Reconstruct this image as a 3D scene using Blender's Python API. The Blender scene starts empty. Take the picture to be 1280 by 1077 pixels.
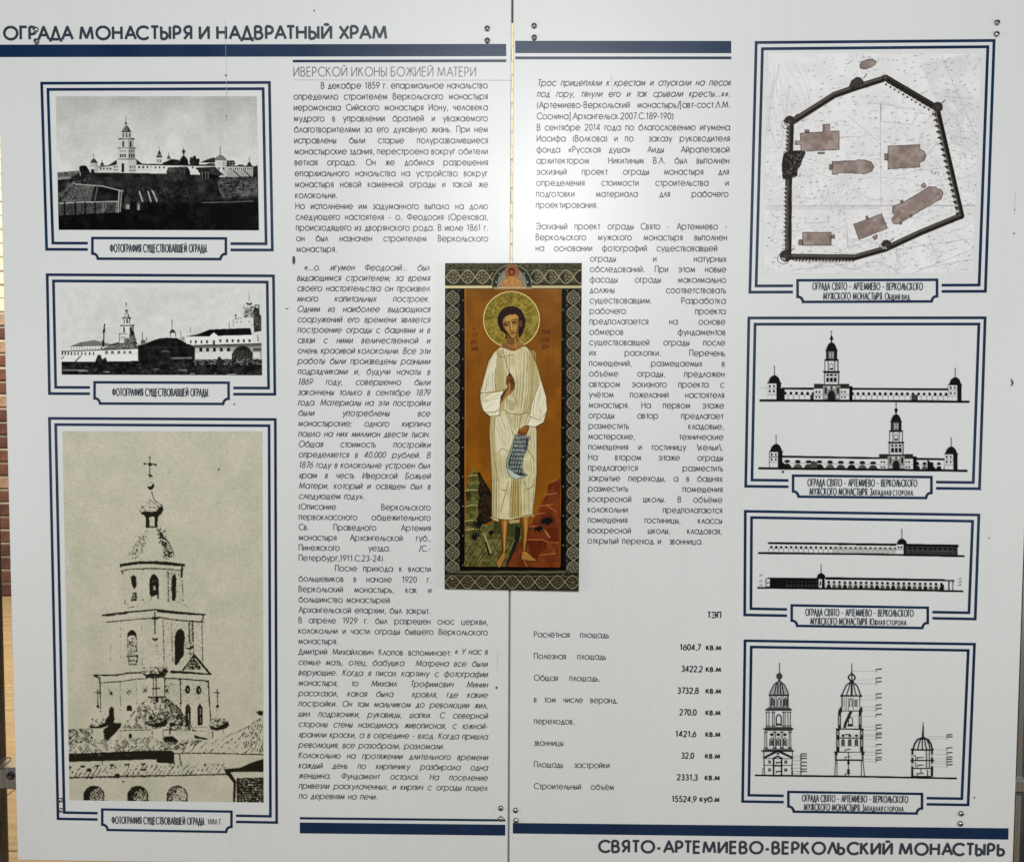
import bpy, math, random
import numpy as np

# ------------------------------------------------------------------ camera, light, exposure
SC = bpy.context.scene
COL = SC.collection
D = 0.94            # metres from the camera to the face of the panels
ZC = 1.17           # camera height
FPX = 1000.0        # focal length in image pixels (image size 1280 x 1077)
SW, SH = 1280.0, 1077.0


def camera_axes(pitch, yaw, roll):
    p, y, r = (math.radians(v) for v in (pitch, yaw, roll))
    rx = np.array([[1, 0, 0], [0, math.cos(p), -math.sin(p)], [0, math.sin(p), math.cos(p)]])
    ry = np.array([[math.cos(y), 0, math.sin(y)], [0, 1, 0], [-math.sin(y), 0, math.cos(y)]])
    rz = np.array([[math.cos(r), -math.sin(r), 0], [math.sin(r), math.cos(r), 0], [0, 0, 1]])
    return ry @ rx @ rz          # columns: right, up, back axes in (right, up, back)


RC = camera_axes(-2.668, 0.966, 0.268)
cam_data = bpy.data.cameras.new('camera')
cam_data.sensor_fit = 'HORIZONTAL'
cam_data.sensor_width = 36.0
cam_data.lens = FPX / SW * 36.0
cam_data.clip_start = 0.01
cam_data.clip_end = 100.0
cam = bpy.data.objects.new('camera', cam_data)
COL.objects.link(cam)
from mathutils import Matrix, Vector
mw = Matrix.Identity(4)
for c in range(3):
    r_, u_, b_ = RC[:, c]
    mw[0][c], mw[1][c], mw[2][c] = r_, -b_, u_
mw[0][3], mw[1][3], mw[2][3] = 0.0, -D, ZC
cam.matrix_world = mw
SC.camera = cam

world = bpy.data.worlds.new('World')
SC.world = world
world.use_nodes = True
world.node_tree.nodes['Background'].inputs[0].default_value = (0.93, 0.97, 1.0, 1)
world.node_tree.nodes['Background'].inputs[1].default_value = 0.06


def area_lamp(name, loc, target, size, power, colour):
    d = bpy.data.lights.new(name, 'AREA')
    d.shape = 'DISK'
    d.size = size
    d.energy = power
    d.color = colour
    o = bpy.data.objects.new(name, d)
    COL.objects.link(o)
    o.location = loc
    o.rotation_euler = (Vector(target) - Vector(loc)).to_track_quat('-Z', 'Y').to_euler()
    return o


area_lamp('hall_lamp', (0.02, -2.2, 1.9), (0, 0, 1.35), 0.5, 39.0, (0.985, 1.0, 1.0))
area_lamp('side_fill', (-1.6, -0.8, 1.0), (0, 0, 1.0), 0.4, 4.8, (0.97, 1.0, 1.0))  # unseen fill light, added to brighten the left side of the panels
area_lamp('side_fill', (1.6, -0.8, 1.0), (0, 0, 1.0), 0.4, 5.2, (0.97, 1.0, 1.0))  # matching added fill for the right side, no fixture there
area_lamp('wall_fill', (-1.7, 1.5, 3.0), (-1.9, 3.5, 1.9), 0.7, 190, (1.0, 0.92, 0.76))  # unseen warm light added to brighten the back wall and upper seam
SC.render.filter_size = 0.85
SC.cycles.use_denoising = False
SC.view_settings.view_transform = 'Standard'
SC.view_settings.look = 'None'
SC.view_settings.exposure = 0.0
SC.view_settings.gamma = 1.0

# ------------------------------------------------------------------ image pixels -> metres


def on_plane(px, py, y=0.0):
    """Point of the vertical plane at depth y (panels: y = 0) hit by the camera ray through image pixel px, py."""
    d = RC @ np.array([(px - SW / 2) / FPX, (SH / 2 - py) / FPX, -1.0])
    wx, wy, wz = d[0], -d[2], d[1]
    t = (y + D) / wy
    return np.array([wx * t, ZC + wz * t])


def on_floor(px, py):
    d = RC @ np.array([(px - SW / 2) / FPX, (SH / 2 - py) / FPX, -1.0])
    t = -ZC / d[1]
    return d[0] * t, -D - d[2] * t


def plane_many(P):
    P = np.asarray(P, float)
    d = np.stack([(P[:, 0] - SW / 2) / FPX, (SH / 2 - P[:, 1]) / FPX, -np.ones(len(P))], 1) @ RC.T
    t = D / (-d[:, 2])
    return np.stack([d[:, 0] * t, ZC + d[:, 1] * t], 1)


PXM = D / FPX        # metres per image pixel in the middle of the panels

# ------------------------------------------------------------------ materials


def srgb(r, g, b):
    c = np.array([r, g, b], float) / 255.0
    return np.where(c <= 0.04045, c / 12.92, ((c + 0.055) / 1.055) ** 2.4)


def lin(a):
    return np.where(a <= 0.04045, a / 12.92, ((a + 0.055) / 1.055) ** 2.4)


def new_mat(name, rough=0.5, base=(0.5, 0.5, 0.5), metal=0.0, spec=0.5):
    m = bpy.data.materials.new(name)
    m.use_nodes = True
    b = m.node_tree.nodes['Principled BSDF']
    b.inputs['Base Color'].default_value = (*base, 1)
    b.inputs['Roughness'].default_value = rough
    b.inputs['Metallic'].default_value = metal
    b.inputs['Specular IOR Level'].default_value = spec
    return m, m.node_tree.nodes, m.node_tree.links, b


def noise_into(nodes, links, scale, detail=4, coord='Object', stretch=None):
    tc = nodes.new('ShaderNodeTexCoord')
    n = nodes.new('ShaderNodeTexNoise')
    n.inputs['Scale'].default_value = scale
    n.inputs['Detail'].default_value = detail
    if stretch:
        mp = nodes.new('ShaderNodeMapping')
        mp.inputs['Scale'].default_value = stretch
        links.new(tc.outputs[coord], mp.inputs[0])
        links.new(mp.outputs[0], n.inputs['Vector'])
    else:
        links.new(tc.outputs[coord], n.inputs['Vector'])
    return n


def ramp(nodes, links, src, stops):
    r = nodes.new('ShaderNodeValToRGB')
    el = r.color_ramp.elements
    while len(el) < len(stops):
        el.new(0.5)
    for e, (p, c) in zip(el, stops):
        e.position = p
        e.color = (*c, 1)
    links.new(src, r.inputs[0])
    return r


def varied(name, c0, c1, scale, rough=0.5, metal=0.0, bump=0.0, stretch=None, rough_var=0.0, spec=0.5, bump_dist=0.002):
    m, n, l, b = new_mat(name, rough, c0, metal, spec)
    t = noise_into(n, l, scale, 6, 'Object', stretch)
    r = ramp(n, l, t.outputs['Fac'], [(0.32, c0), (0.68, c1)])
    l.new(r.outputs[0], b.inputs['Base Color'])
    if rough_var:
        mr = n.new('ShaderNodeMapRange')
        mr.inputs['To Min'].default_value = rough - rough_var
        mr.inputs['To Max'].default_value = rough + rough_var
        l.new(t.outputs['Fac'], mr.inputs['Value'])
        l.new(mr.outputs[0], b.inputs['Roughness'])
    if bump:
        bp = n.new('ShaderNodeBump')
        bp.inputs['Strength'].default_value = bump
        bp.inputs['Distance'].default_value = bump_dist
        l.new(t.outputs['Fac'], bp.inputs['Height'])
        l.new(bp.outputs[0], b.inputs['Normal'])
    return m


ROUGH = 0.37
BOARD = (0.700, 0.712, 0.706)
MAT = {}


def panel_material():
    m, n, l, b = new_mat('panel_plastic', ROUGH, BOARD)
    t = noise_into(n, l, 3.0, 5)
    r = ramp(n, l, t.outputs['Fac'], [(0.3, tuple(v * 0.965 for v in BOARD)), (0.7, tuple(v * 1.02 for v in BOARD))])
    s = noise_into(n, l, 260.0, 2)
    r2 = ramp(n, l, s.outputs['Fac'], [(0.22, (0.86, 0.85, 0.83)), (0.34, (1, 1, 1))])
    mx = n.new('ShaderNodeMix')
    mx.data_type = 'RGBA'
    mx.blend_type = 'MULTIPLY'
    mx.inputs[0].default_value = 0.6
    l.new(r.outputs[0], mx.inputs[6])
    l.new(r2.outputs[0], mx.inputs[7])
    st = noise_into(n, l, 7.0, 5, 'Object', (9, 9, 0.35))
    r3 = ramp(n, l, st.outputs['Fac'], [(0.30, (0.945, 0.94, 0.925)), (0.52, (1, 1, 1))])
    mx2 = n.new('ShaderNodeMix')
    mx2.data_type = 'RGBA'
    mx2.blend_type = 'MULTIPLY'
    mx2.inputs[0].default_value = 0.3
    l.new(mx.outputs[2], mx2.inputs[6])
    l.new(r3.outputs[0], mx2.inputs[7])
    l.new(mx2.outputs[2], b.inputs['Base Color'])
    sm = noise_into(n, l, 9.0, 6, 'Object', (1, 1, 0.6))
    mr = n.new('ShaderNodeMapRange')
    mr.inputs['To Min'].default_value = ROUGH - 0.05
    mr.inputs['To Max'].default_value = ROUGH + 0.05
    l.new(sm.outputs['Fac'], mr.inputs['Value'])
    l.new(mr.outputs[0], b.inputs['Roughness'])
    bp = n.new('ShaderNodeBump')
    bp.inputs['Strength'].default_value = 0.12
    bp.inputs['Distance'].default_value = 0.004
    bn = noise_into(n, l, 4.0, 3)
    l.new(bn.outputs['Fac'], bp.inputs['Height'])
    l.new(bp.outputs[0], b.inputs['Normal'])
    return m


def print_material(name, rough=ROUGH, spec=0.5):
    m, n, l, b = new_mat(name, rough, (0.5, 0.5, 0.5), 0, spec)
    a = n.new('ShaderNodeAttribute')
    a.attribute_name = 'print_colour'
    l.new(a.outputs['Color'], b.inputs['Base Color'])
    return m


MAT['panel'] = panel_material()
MAT['edge'] = varied('panel_edge', (0.62, 0.62, 0.60), (0.74, 0.73, 0.70), 30, 0.6)
MAT['navy'] = varied('navy_ink', (0.0, 0.015, 0.056), (0.002, 0.023, 0.072), 14, ROUGH, rough_var=0.09, spec=.42)
MAT['black'] = varied('black_ink', (0.030, 0.032, 0.034), (0.055, 0.056, 0.058), 200, ROUGH, spec=.3)
MAT['bold'] = varied('dense_black_ink', (0.014, 0.016, 0.018), (0.024, 0.025, 0.027), 200, ROUGH)
MAT['head'] = varied('heading_ink', (0.024, 0.034, 0.052), (0.036, 0.046, 0.066), 60, ROUGH)
MAT['grey'] = varied('grey_ink', (0.085, 0.09, 0.10), (0.12, 0.125, 0.135), 90, ROUGH)
MAT['white_line'] = new_mat('white_print', ROUGH, (0.80, 0.84, 0.87))[0]
MAT['print'] = print_material('photo_print', ROUGH, .06)
MAT['icon'] = print_material('icon_print', 0.42, .03)
MAT['steel'] = varied('screw_steel', (0.30, 0.30, 0.29), (0.50, 0.50, 0.48), 300, 0.28, 0.95, rough_var=0.08)
MAT['recess'] = varied('screw_recess', (0.02, 0.02, 0.02), (0.05, 0.05, 0.05), 300, 0.5)
MAT['alu'] = varied('brushed_aluminium', (0.40, 0.39, 0.37), (0.56, 0.55, 0.53), 14, 0.34, 0.9, bump=0.05, stretch=(30, 30, 0.6), rough_var=0.06)
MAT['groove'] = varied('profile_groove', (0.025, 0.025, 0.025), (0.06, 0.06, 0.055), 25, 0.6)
MAT['darkpost'] = varied('dark_post', (0.045, 0.036, 0.028), (0.10, 0.082, 0.064), 22, 0.5, 0.2, bump=0.1, stretch=(8, 8, 0.7))
MAT['black_metal'] = varied('black_oxide', (0.012, 0.012, 0.012), (0.03, 0.03, 0.03), 120, 0.38, 0.4)
MAT['mark'] = varied('dirt_mark', (0.03, 0.028, 0.025), (0.07, 0.065, 0.06), 300, 0.7)
MAT['faint'] = varied('pencil_line', (0.36, 0.36, 0.36), (0.48, 0.48, 0.48), 150, 0.6)
MAT['mortar'] = varied('lime_mortar', (0.40, 0.36, 0.29), (0.56, 0.51, 0.42), 18, 0.9, bump=0.6)
MAT['wood'] = varied('pale_floor_board', (0.36, 0.25, 0.13), (0.50, 0.37, 0.21), 5, 0.6, bump=0.12, stretch=(0.8, 9, 9))
MAT['subfloor'] = varied('sub_floor', (0.05, 0.04, 0.03), (0.09, 0.07, 0.05), 10, 0.9)

# ------------------------------------------------------------------ mesh helpers


class Acc:
    def __init__(self):
        self.v, self.f = [], []

    def add(self, verts, faces):
        o = len(self.v)
        self.v.extend(verts)
        self.f.extend([tuple(i + o for i in f) for f in faces])

    def build(self, name, mat, parent=None, smooth=False):
        me = bpy.data.meshes.new(name)
        me.from_pydata([tuple(map(float, p)) for p in self.v], [], self.f)
        me.materials.append(mat)
        if smooth:
            me.polygons.foreach_set('use_smooth', [True] * len(me.polygons))
        me.update()
        o = bpy.data.objects.new(name, me)
        COL.objects.link(o)
        if parent is not None:
            o.parent = parent
        return o


def box(acc, x0, x1, y0, y1, z0, z1):
    v = [(x, y, z) for x in (x0, x1) for y in (y0, y1) for z in (z0, z1)]
    acc.add(v, [(0, 1, 3, 2), (4, 6, 7, 5), (0, 4, 5, 1), (2, 3, 7, 6), (0, 2, 6, 4), (1, 5, 7, 3)])


def bevel_box(acc, x0, x1, y0, y1, z0, z1, b):
    """Box whose front face (y0 side) has a chamfer b."""
    f = [(x0 + b, y0, z0 + b), (x1 - b, y0, z0 + b), (x1 - b, y0, z1 - b), (x0 + b, y0, z1 - b)]
    m = [(x0, y0 + b, z0), (x1, y0 + b, z0), (x1, y0 + b, z1), (x0, y0 + b, z1)]
    k = [(x0, y1, z0), (x1, y1, z0), (x1, y1, z1), (x0, y1, z1)]
    fs = [(0, 1, 2, 3)]
    for i in range(4):
        j = (i + 1) % 4
        fs += [(i, 4 + i, 4 + j, j), (4 + i, 8 + i, 8 + j, 4 + j)]
    fs.append((8, 11, 10, 9))
    acc.add(f + m + k, fs)


INK = -0.0003        # printed ink lies this far in front of the panel face


def stroke(acc, pts, w, y=INK, closed=False):
    """A flat printed line along pts (x, z) of width w."""
    p = [np.asarray(q, float) for q in pts]
    n = len(p)
    if n < 2:
        return
    runs, cur = [], [p[0]]
    seq = p[1:] + ([p[0]] if closed else [])
    for q in seq:
        if np.hypot(*(q - cur[-1])) > 1e-7:
            cur.append(q)
    runs = [cur]
    if not closed:                       # break the line at sharp corners
        runs, r = [], [cur[0]]
        for i in range(1, len(cur)):
            r.append(cur[i])
            if i < len(cur) - 1:
                a, b = cur[i] - cur[i - 1], cur[i + 1] - cur[i]
                ca = a.dot(b) / (np.hypot(*a) * np.hypot(*b) + 1e-12)
                if ca < -0.25:
                    u = a / np.hypot(*a)
                    r[-1] = cur[i] + u * w * 0.25
                    runs.append(r)
                    r = [cur[i] - b / np.hypot(*b) * w * 0.25]
        runs.append(r)
    for k, r in enumerate(runs):
        m = len(r)
        if m < 2:
            continue
        yy = y - 0.00003 * k
        vs = []
        last = m - 1
        for i in range(m):
            if closed and i in (0, last):
                a, b = r[-1] - r[-2], r[1] - r[0]
            else:
                a = r[i] - r[i - 1] if i > 0 else r[1] - r[0]
                b = r[i + 1] - r[i] if i < last else r[-1] - r[-2]
            a = a / (np.hypot(*a) + 1e-12)
            b = b / (np.hypot(*b) + 1e-12)
            t = a + b
            t = t / (np.hypot(*t) + 1e-12)
            nn = np.array([-t[1], t[0]])
            s = 1.0 / max(0.35, nn.dot(np.array([-a[1], a[0]])))
            vs.append((r[i][0] + nn[0] * w / 2 * s, yy, r[i][1] + nn[1] * w / 2 * s))
            vs.append((r[i][0] - nn[0] * w / 2 * s, yy, r[i][1] - nn[1] * w / 2 * s))
        acc.add(vs, [(2 * i, 2 * i + 1, 2 * i + 3, 2 * i + 2) for i in range(m - 1)])


def quad_px(acc, pts, y=INK):
    q = plane_many(pts)
    acc.add([(a, y, b) for a, b in q], [tuple(range(len(pts)))])


def stroke_px(acc, pts, w, y=INK, closed=False):
    stroke(acc, plane_many(pts), w * PXM, y, closed)


def thing(name, label, cat, loc=(0, 0, 0), group=None):
    o = bpy.data.objects.new(name, None)
    COL.objects.link(o)
    o.location = loc
    o['label'] = label
    o['category'] = cat
    if group:
        o['group'] = group
    return o


# ------------------------------------------------------------------ drawn alphabet (geometric sans, cap height 1)


def arc(cx, cy, rx, ry, a0, a1, n=None):
    n = n or max(3, int(abs(a1 - a0) / 24) + 1)
    t = np.radians(np.linspace(a0, a1, n))
    return [(cx + rx * math.cos(a), cy + ry * math.sin(a)) for a in t]


def ring(cx, cy, rx, ry):
    return arc(cx, cy, rx, ry, 90, 450, 17)


def bowl(x0, yb, yt, xr):
    ry = (yt - yb) / 2
    xs = max(x0, xr - ry)
    return [(x0, yb)] + arc(xs, yb + ry, xr - xs, ry, -90, 90, 8) + [(x0, yt)]


def shape(c, h, low):
    """Strokes and width of the letter form c at height h; low: lower-case proportions."""
    k = h
    ro = 0.5 * k if low else 0.485
    if c == 'А':
        w = .76 * k
        return [[(0, 0), (w / 2, k), (w, 0)], [(w * .19, .34 * k), (w * .81, .34 * k)]], w
    if c == 'Б':
        return [[(.46 * k, k), (0, k), (0, 0)], bowl(0, 0, .57 * k, .5 * k)], .5 * k
    if c == 'В':
        return [[(0, 0), (0, k)], bowl(0, 0, .54 * k, .52 * k), bowl(0, .54 * k, k, .45 * k)[1:]], .52 * k
    if c == 'Г':
        return [[(0, 0), (0, k), (.46 * k, k)]], .46 * k
    if c == 'Д':
        w, b = .80 * k, .0
        return [[(.0, -.2 * k), (0, b), (w, b), (w, -.2 * k)], [(.1 * k, b), (w / 2, k), (w - .1 * k, b)]], w
    if c == 'Е':
        return [[(.46 * k, k), (0, k), (0, 0), (.46 * k, 0)], [(0, .53 * k), (.44 * k, .53 * k)]], .46 * k
    if c == 'Ж':
        w = .94 * k
        return [[(w / 2, 0), (w / 2, k)], [(.04 * k, k), (w / 2, .52 * k)], [(0, 0), (.36 * w, .62 * k)],
                [(w - .04 * k, k), (w / 2, .52 * k)], [(w, 0), (.64 * w, .62 * k)]], w
    if c == 'З':
        return [arc(.2 * k, .75 * k, .23 * k, .25 * k, 150, -90, 9) + arc(.2 * k, .26 * k, .27 * k, .26 * k, 90, -150, 9)[0:]], .48 * k
    if c in 'ИЙ':
        w = .64 * k
        s = [[(0, k), (0, 0)], [(0, 0), (w, k)], [(w, k), (w, 0)]]
        if c == 'Й':
            s.append(arc(w / 2, 1.24 * k if not low else 1.33 * k, .17, .12, 200, 340, 6))
        return s, w
    if c == 'К':
        return [[(0, 0), (0, k)], [(.48 * k, k), (.0, .5 * k)], [(.14 * k, .62 * k), (.54 * k, 0)]], .54 * k
    if c == 'Л':
        w = .70 * k
        return [[(0, 0), (w / 2, k), (w, 0)]], w
    if c == 'М':
        w = .92 * k
        return [[(0, 0), (.13 * w, k)], [(.13 * w, k), (w / 2, .06 * k)], [(w / 2, .06 * k), (.87 * w, k)], [(.87 * w, k), (w, 0)]], w
    if c == 'Н':
        w = .62 * k
        return [[(0, 0), (0, k)], [(w, 0), (w, k)], [(0, .53 * k), (w, .53 * k)]], w
    if c == 'О':
        return [ring(ro, k / 2, ro, k / 2)], 2 * ro
    if c == 'П':
        w = .60 * k
        return [[(0, 0), (0, k), (w, k), (w, 0)]], w
    if c == 'Р':
        return [[(0, 0), (0, k)], bowl(0, .42 * k, k, .48 * k)], .48 * k
    if c == 'С':
        return [arc(ro, k / 2, ro, k / 2, 42, 318, 14)], 1.74 * ro
    if c == 'Т':
        w = .54 * k
        return [[(0, k), (w, k)], [(w / 2, 0), (w / 2, k)]], w
    if c == 'У':
        w = .66 * k
        return [[(0, k), (.38 * k, .32 * k)], [(w, k), (.2 * k, 0)]], w
    if c == 'Х':
        w = .62 * k
        return [[(0, 0), (w, k)], [(0, k), (w, 0)]], w
    if c == 'Ц':
        w = .62 * k
        return [[(0, k), (0, 0), (w + .1 * k, 0), (w + .1 * k, -.2 * k)], [(w, 0), (w, k)]], w + .1 * k
    if c == 'Ч':
        w = .52 * k
        return [[(0, k), (0, .68 * k)] + arc(.22 * k, .66 * k, .22 * k, .24 * k, 190, 275, 5) + [(w, .44 * k)], [(w, 0), (w, k)]], w
    if c in 'ШЩ':
        w = .86 * k
        tail = [(w + .1 * k, 0), (w + .1 * k, -.2 * k)] if c == 'Щ' else [(w, 0)]
        return [[(0, k), (0, 0)] + tail, [(w / 2, 0), (w / 2, k)], [(w, 0), (w, k)]], w + (.1 * k if c == 'Щ' else 0)
    if c == 'Ъ':
        return [[(-.02, k), (.2 * k, k), (.2 * k, 0)], [(q[0] + .2 * k, q[1]) for q in bowl(0, 0, .55 * k, .46 * k)]], .66 * k
    if c == 'Ы':
        return [[(0, 0), (0, k)], bowl(0, 0, .55 * k, .45 * k), [(.64 * k, 0), (.64 * k, k)]], .64 * k
    if c == 'Ь':
        return [[(0, 0), (0, k)], bowl(0, 0, .55 * k, .47 * k)], .47 * k
    if c == 'Э':
        return [arc(.74 * ro, k / 2, ro, k / 2, 138, -138, 14), [(.36 * ro, .52 * k), (1.72 * ro, .52 * k)]], 1.74 * ro
    if c == 'Ю':
        g = .26 * k
        return [[(0, 0), (0, k)], [(0, .52 * k), (g, .52 * k)], ring(g + .92 * ro, k / 2, .92 * ro, k / 2)], g + 1.84 * ro
    if c == 'Я':
        w = .5 * k
        return [[(w, 0), (w, k)], [(w - q[0], q[1]) for q in bowl(0, .44 * k, k, .48 * k)], [(w * .62, .44 * k), (0, 0)]], w
    if c == 'Ф':
        r = .40 * k
        return [ring(1.1 * r, .52 * k, 1.1 * r, .86 * r), [(1.1 * r, 0), (1.1 * r, 1.02 * k)]], 2.2 * r
    return None


X = .735
DIG = {
    '0': ([ring(.27, .5, .27, .5)], .54),
    '1': ([[(.04, .82), (.24, 1), (.24, 0)]], .34),
    '2': ([arc(.26, .72, .26, .28, 165, -38, 9) + [(0, 0), (.54, 0)]], .54),
    '3': ([arc(.24, .76, .22, .24, 150, -90, 9) + arc(.24, .27, .26, .27, 90, -150, 9)], .52),
    '4': ([[(.42, 0), (.42, 1), (0, .24), (.56, .24)]], .56),
    '5': ([[(.48, 1), (.14, 1), (.07, .56)] + arc(.22, .31, .28, .31, 110, -145, 10)], .52),
    '6': ([ring(.27, .3, .27, .3), [(.42, 1), (.06, .46)]], .54),
    '7': ([[(.02, 1), (.52, 1), (.16, 0)]], .52),
    '8': ([ring(.26, .76, .21, .24), ring(.26, .27, .26, .27)], .52),
    '9': ([ring(.27, .7, .27, .3), [(.12, 0), (.48, .54)]], .54),
}
DOT = .07
PUNCT = {
    '.': ([[(.02, .06), (.17, .06)]], .15), ',': ([[(.12, .1), (.05, -.15)]], .12),
    ':': ([[(-.02, .06), (.13, .06)], [(-.02, .58), (.13, .58)]], .11), ';': ([[(.03, .1), (-.02, -.13)], [(-.04, .58), (.11, .58)]], .07),
    '-': ([[(0, .36), (.26, .36)]], .26), '–': ([[(0, .42), (.5, .42)]], .5),
    '(': ([arc(.42, .4, .42, .66, 132, 228, 7)], .16), ')': ([arc(-.26, .4, .42, .66, 48, -48, 7)], .16),
    '[': ([[(.16, 1.05), (0, 1.05), (0, -.22), (.16, -.22)]], .16), ']': ([[(0, 1.05), (.16, 1.05), (.16, -.22), (0, -.22)]], .16),
    '/': ([[(0, -.12), (.36, 1.05)]], .36), '\\': ([[(0, 1.05), (.36, -.12)]], .36),
    '«': ([[(.2, .66), (.02, .36), (.2, .06)], [(.44, .66), (.26, .36), (.44, .06)]], .46),
    '»': ([[(.02, .66), (.2, .36), (.02, .06)], [(.26, .66), (.44, .36), (.26, .06)]], .46),
    '…': ([[(0, .06), (.14, .06)], [(.34, .06), (.48, .06)], [(.68, .06), (.82, .06)]], .82),
    '”': ([[(0, .95), (-.04, .72)], [(.14, .95), (.1, .72)]], .16),
}
CACHE = {}


def glyph(c):
    if c in CACHE:
        return CACHE[c]
    g = None
    if c in DIG:
        g = DIG[c]
    elif c in PUNCT:
        g = PUNCT[c]
    elif c == 'а':
        r = X / 2
        g = ([ring(r, r, r, r), [(2 * r, 0), (2 * r, X)]], 2 * r)
    elif c == 'б':
        r = X / 2
        g = ([ring(r, r, r, r), arc(.62, r + .02, .62, .5, 180, 118, 6) + [(.58, .97)]], 2 * r)
    elif c == 'р':
        r = X / 2
        g = ([ring(r, r, r, r), [(0, X), (0, -.3)]], 2 * r)
    elif c == 'у':
        g = ([[(0, X), (.29, .06)], [(.58, X), (.16, -.3)]], .58)
    elif c in 'её':
        r = X / 2
        s = [[(0.02, r), (2 * r, r)] + arc(r, r, r, r, 14, 322, 16)]
        if c == 'ё':
            s += [[(.22, .9), (.22, 1.0)], [(.52, .9), (.52, 1.0)]]
        g = (s, 2 * r)
    elif c == 'ф':
        r = X / 2
        g = ([ring(1.12 * r, r, 1.12 * r, r), [(1.12 * r, -.3), (1.12 * r, 1.0)]], 2.24 * r)
    elif c == 'Ё':
        s, w = shape('Е', 1, False)
        g = (s + [[(.1, 1.16), (.1, 1.26)], [(.36, 1.16), (.36, 1.26)]], w)
    elif c.lower() == c and shape(c.upper(), X, True):
        g = shape(c.upper(), X, True)
    else:
        g = shape(c, 1.0, False)
    if g is None:
        g = ([], .3)
    CACHE[c] = g
    return g


ROUND_L = set('осеёбабОСфФэЭ06898(')
DIAG = set('лдуАЛУхХдДжЖЗзтТГг7,./\\сС')


KERN = {'РА', 'ТА', 'ГР', 'АТ', 'АД', 'ДА', 'АС', 'РТ', 'ЛЬ', 'ТЫ', 'СТ', 'ГО', 'га', 'го', 'та', 'то', 'Го', 'ра'} - {'ра', 'ТЫ', 'СТ', 'ГР'}


def advance(c, track):
    if c == ' ':
        return 0.36
    s, w = glyph(c)
    b = .17 if c in DIAG else (.22 if c in ROUND_L else .26)
    return w + b + track


def text_strokes(txt, track=0.0, space=.36):
    """Polylines of a word in cap-height units, starting at x = 0, and its ink width."""
    out, x = [], 0.0
    w_last = 0
    for i, c in enumerate(txt):
        if c == ' ':
            x += space
            continue
        s, w = glyph(c)
        for st in s:
            out.append([(x + a, b) for a, b in st])
        a = advance(c, track)
        if txt[i + 1:i + 2] and c + txt[i + 1] in KERN:
            a -= .1
        w_last = a - w
        x += a
    return out, x - w_last


def put_word(acc, strokes, ox, oz, cap, wt, italic=0.0, sx=1.0, y=INK, slope=0.0):
    for k, st in enumerate(strokes):
        pts = [(ox + (a * sx + b * italic) * cap, oz + b * cap + slope * a * sx * cap) for a, b in st]
        stroke(acc, pts, wt * cap, y - 0.00002 * (k % 5))


def line_fit(acc, txt, px0, px1, py, cap_px, wt, italic=0.0, track=0.0, py1=None):
    """A line stretched as a whole to run from px0 to px1 on the baseline py."""
    st, w = text_strokes(txt, track)
    a, b = plane_many([(px0, py), (px1, py if py1 is None else py1)])
    cap = cap_px * PXM
    sx = (b[0] - a[0]) / (w * cap)
    put_word(acc, st, a[0], a[1], cap, wt, italic, sx, slope=(b[1] - a[1]) / (b[0] - a[0]) if py1 is not None else 0.0)


def line_just(acc, txt, px0, px1, py, cap_px, wt, italic=0.0, sx=.92, justify=True):
    """A line of words at the type's own width; the gaps are widened to reach px1."""
    cap = cap_px * PXM
    a, b = plane_many([(px0, py), (px1, py)])
    parts, gaps = [], []
    for wd in txt.split(' '):
        if wd == '':
            if gaps:
                gaps[-1] += 1
            continue
        parts.append(text_strokes(wd, -.02))
        gaps.append(1)
    gaps = gaps[:-1] if gaps else []
    tot = sum(w for _, w in parts) * cap * sx
    room = (b[0] - a[0]) - tot
    ng = sum(gaps)
    base = .40 * cap
    if justify and ng:
        gap = room / ng
        if gap < .2 * cap:
            k = (b[0] - a[0] - ng * .26 * cap) / tot
            sx *= k
            gap = .26 * cap
    else:
        gap = base + .36 * cap
    x = a[0]
    for i, (s, w) in enumerate(parts):
        put_word(acc, s, x, a[1], cap, wt, italic, sx)
        x += w * cap * sx + (gaps[i] * gap if i < len(gaps) else 0)


def small_caps(acc, txt_big, txt_small, px0, px1, py, cap_px, wt, k=.74):
    """Caption line: condensed capitals, then small capitals."""
    a_, wa = text_strokes(txt_big, .06, .5)
    cap = cap_px * PXM
    p0, p1 = plane_many([(px0, py), (px1, py)])
    total = wa
    segs = [(a_, 0.0, 1.0)]
    if txt_small:
        first, rest = txt_small[0], txt_small[1:].upper()
        x = wa + .6
        s1, w1 = text_strokes(first, .03)
        segs.append((s1, x, 1.0))
        x += w1 + .22
        s2, w2 = text_strokes(rest, .26)
        segs.append((s2, x, k))
        total = x + w2 * k
    sx = (p1[0] - p0[0]) / (total * cap)
    for s, x, kk in segs:
        put_word(acc, s, p0[0] + x * cap * sx, p0[1], cap * kk, wt / kk * (.85 if kk < 1 else 1), 0, sx)

# ------------------------------------------------------------------ painter for the flat printed pictures


RNG = np.random.default_rng(7)


def smooth_noise(h, w, cell, seed=0):
    g = np.random.default_rng(seed).random((int(h / cell) + 3, int(w / cell) + 3))
    yy, xx = np.arange(h) / cell, np.arange(w) / cell
    y0, x0 = yy.astype(int), xx.astype(int)
    fy, fx = (yy - y0)[:, None], (xx - x0)[None, :]
    fy, fx = fy * fy * (3 - 2 * fy), fx * fx * (3 - 2 * fx)
    a, b = g[y0][:, x0], g[y0][:, x0 + 1]
    c, d = g[y0 + 1][:, x0], g[y0 + 1][:, x0 + 1]
    return (a * (1 - fx) + b * fx) * (1 - fy) + (c * (1 - fx) + d * fx) * fy


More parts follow.
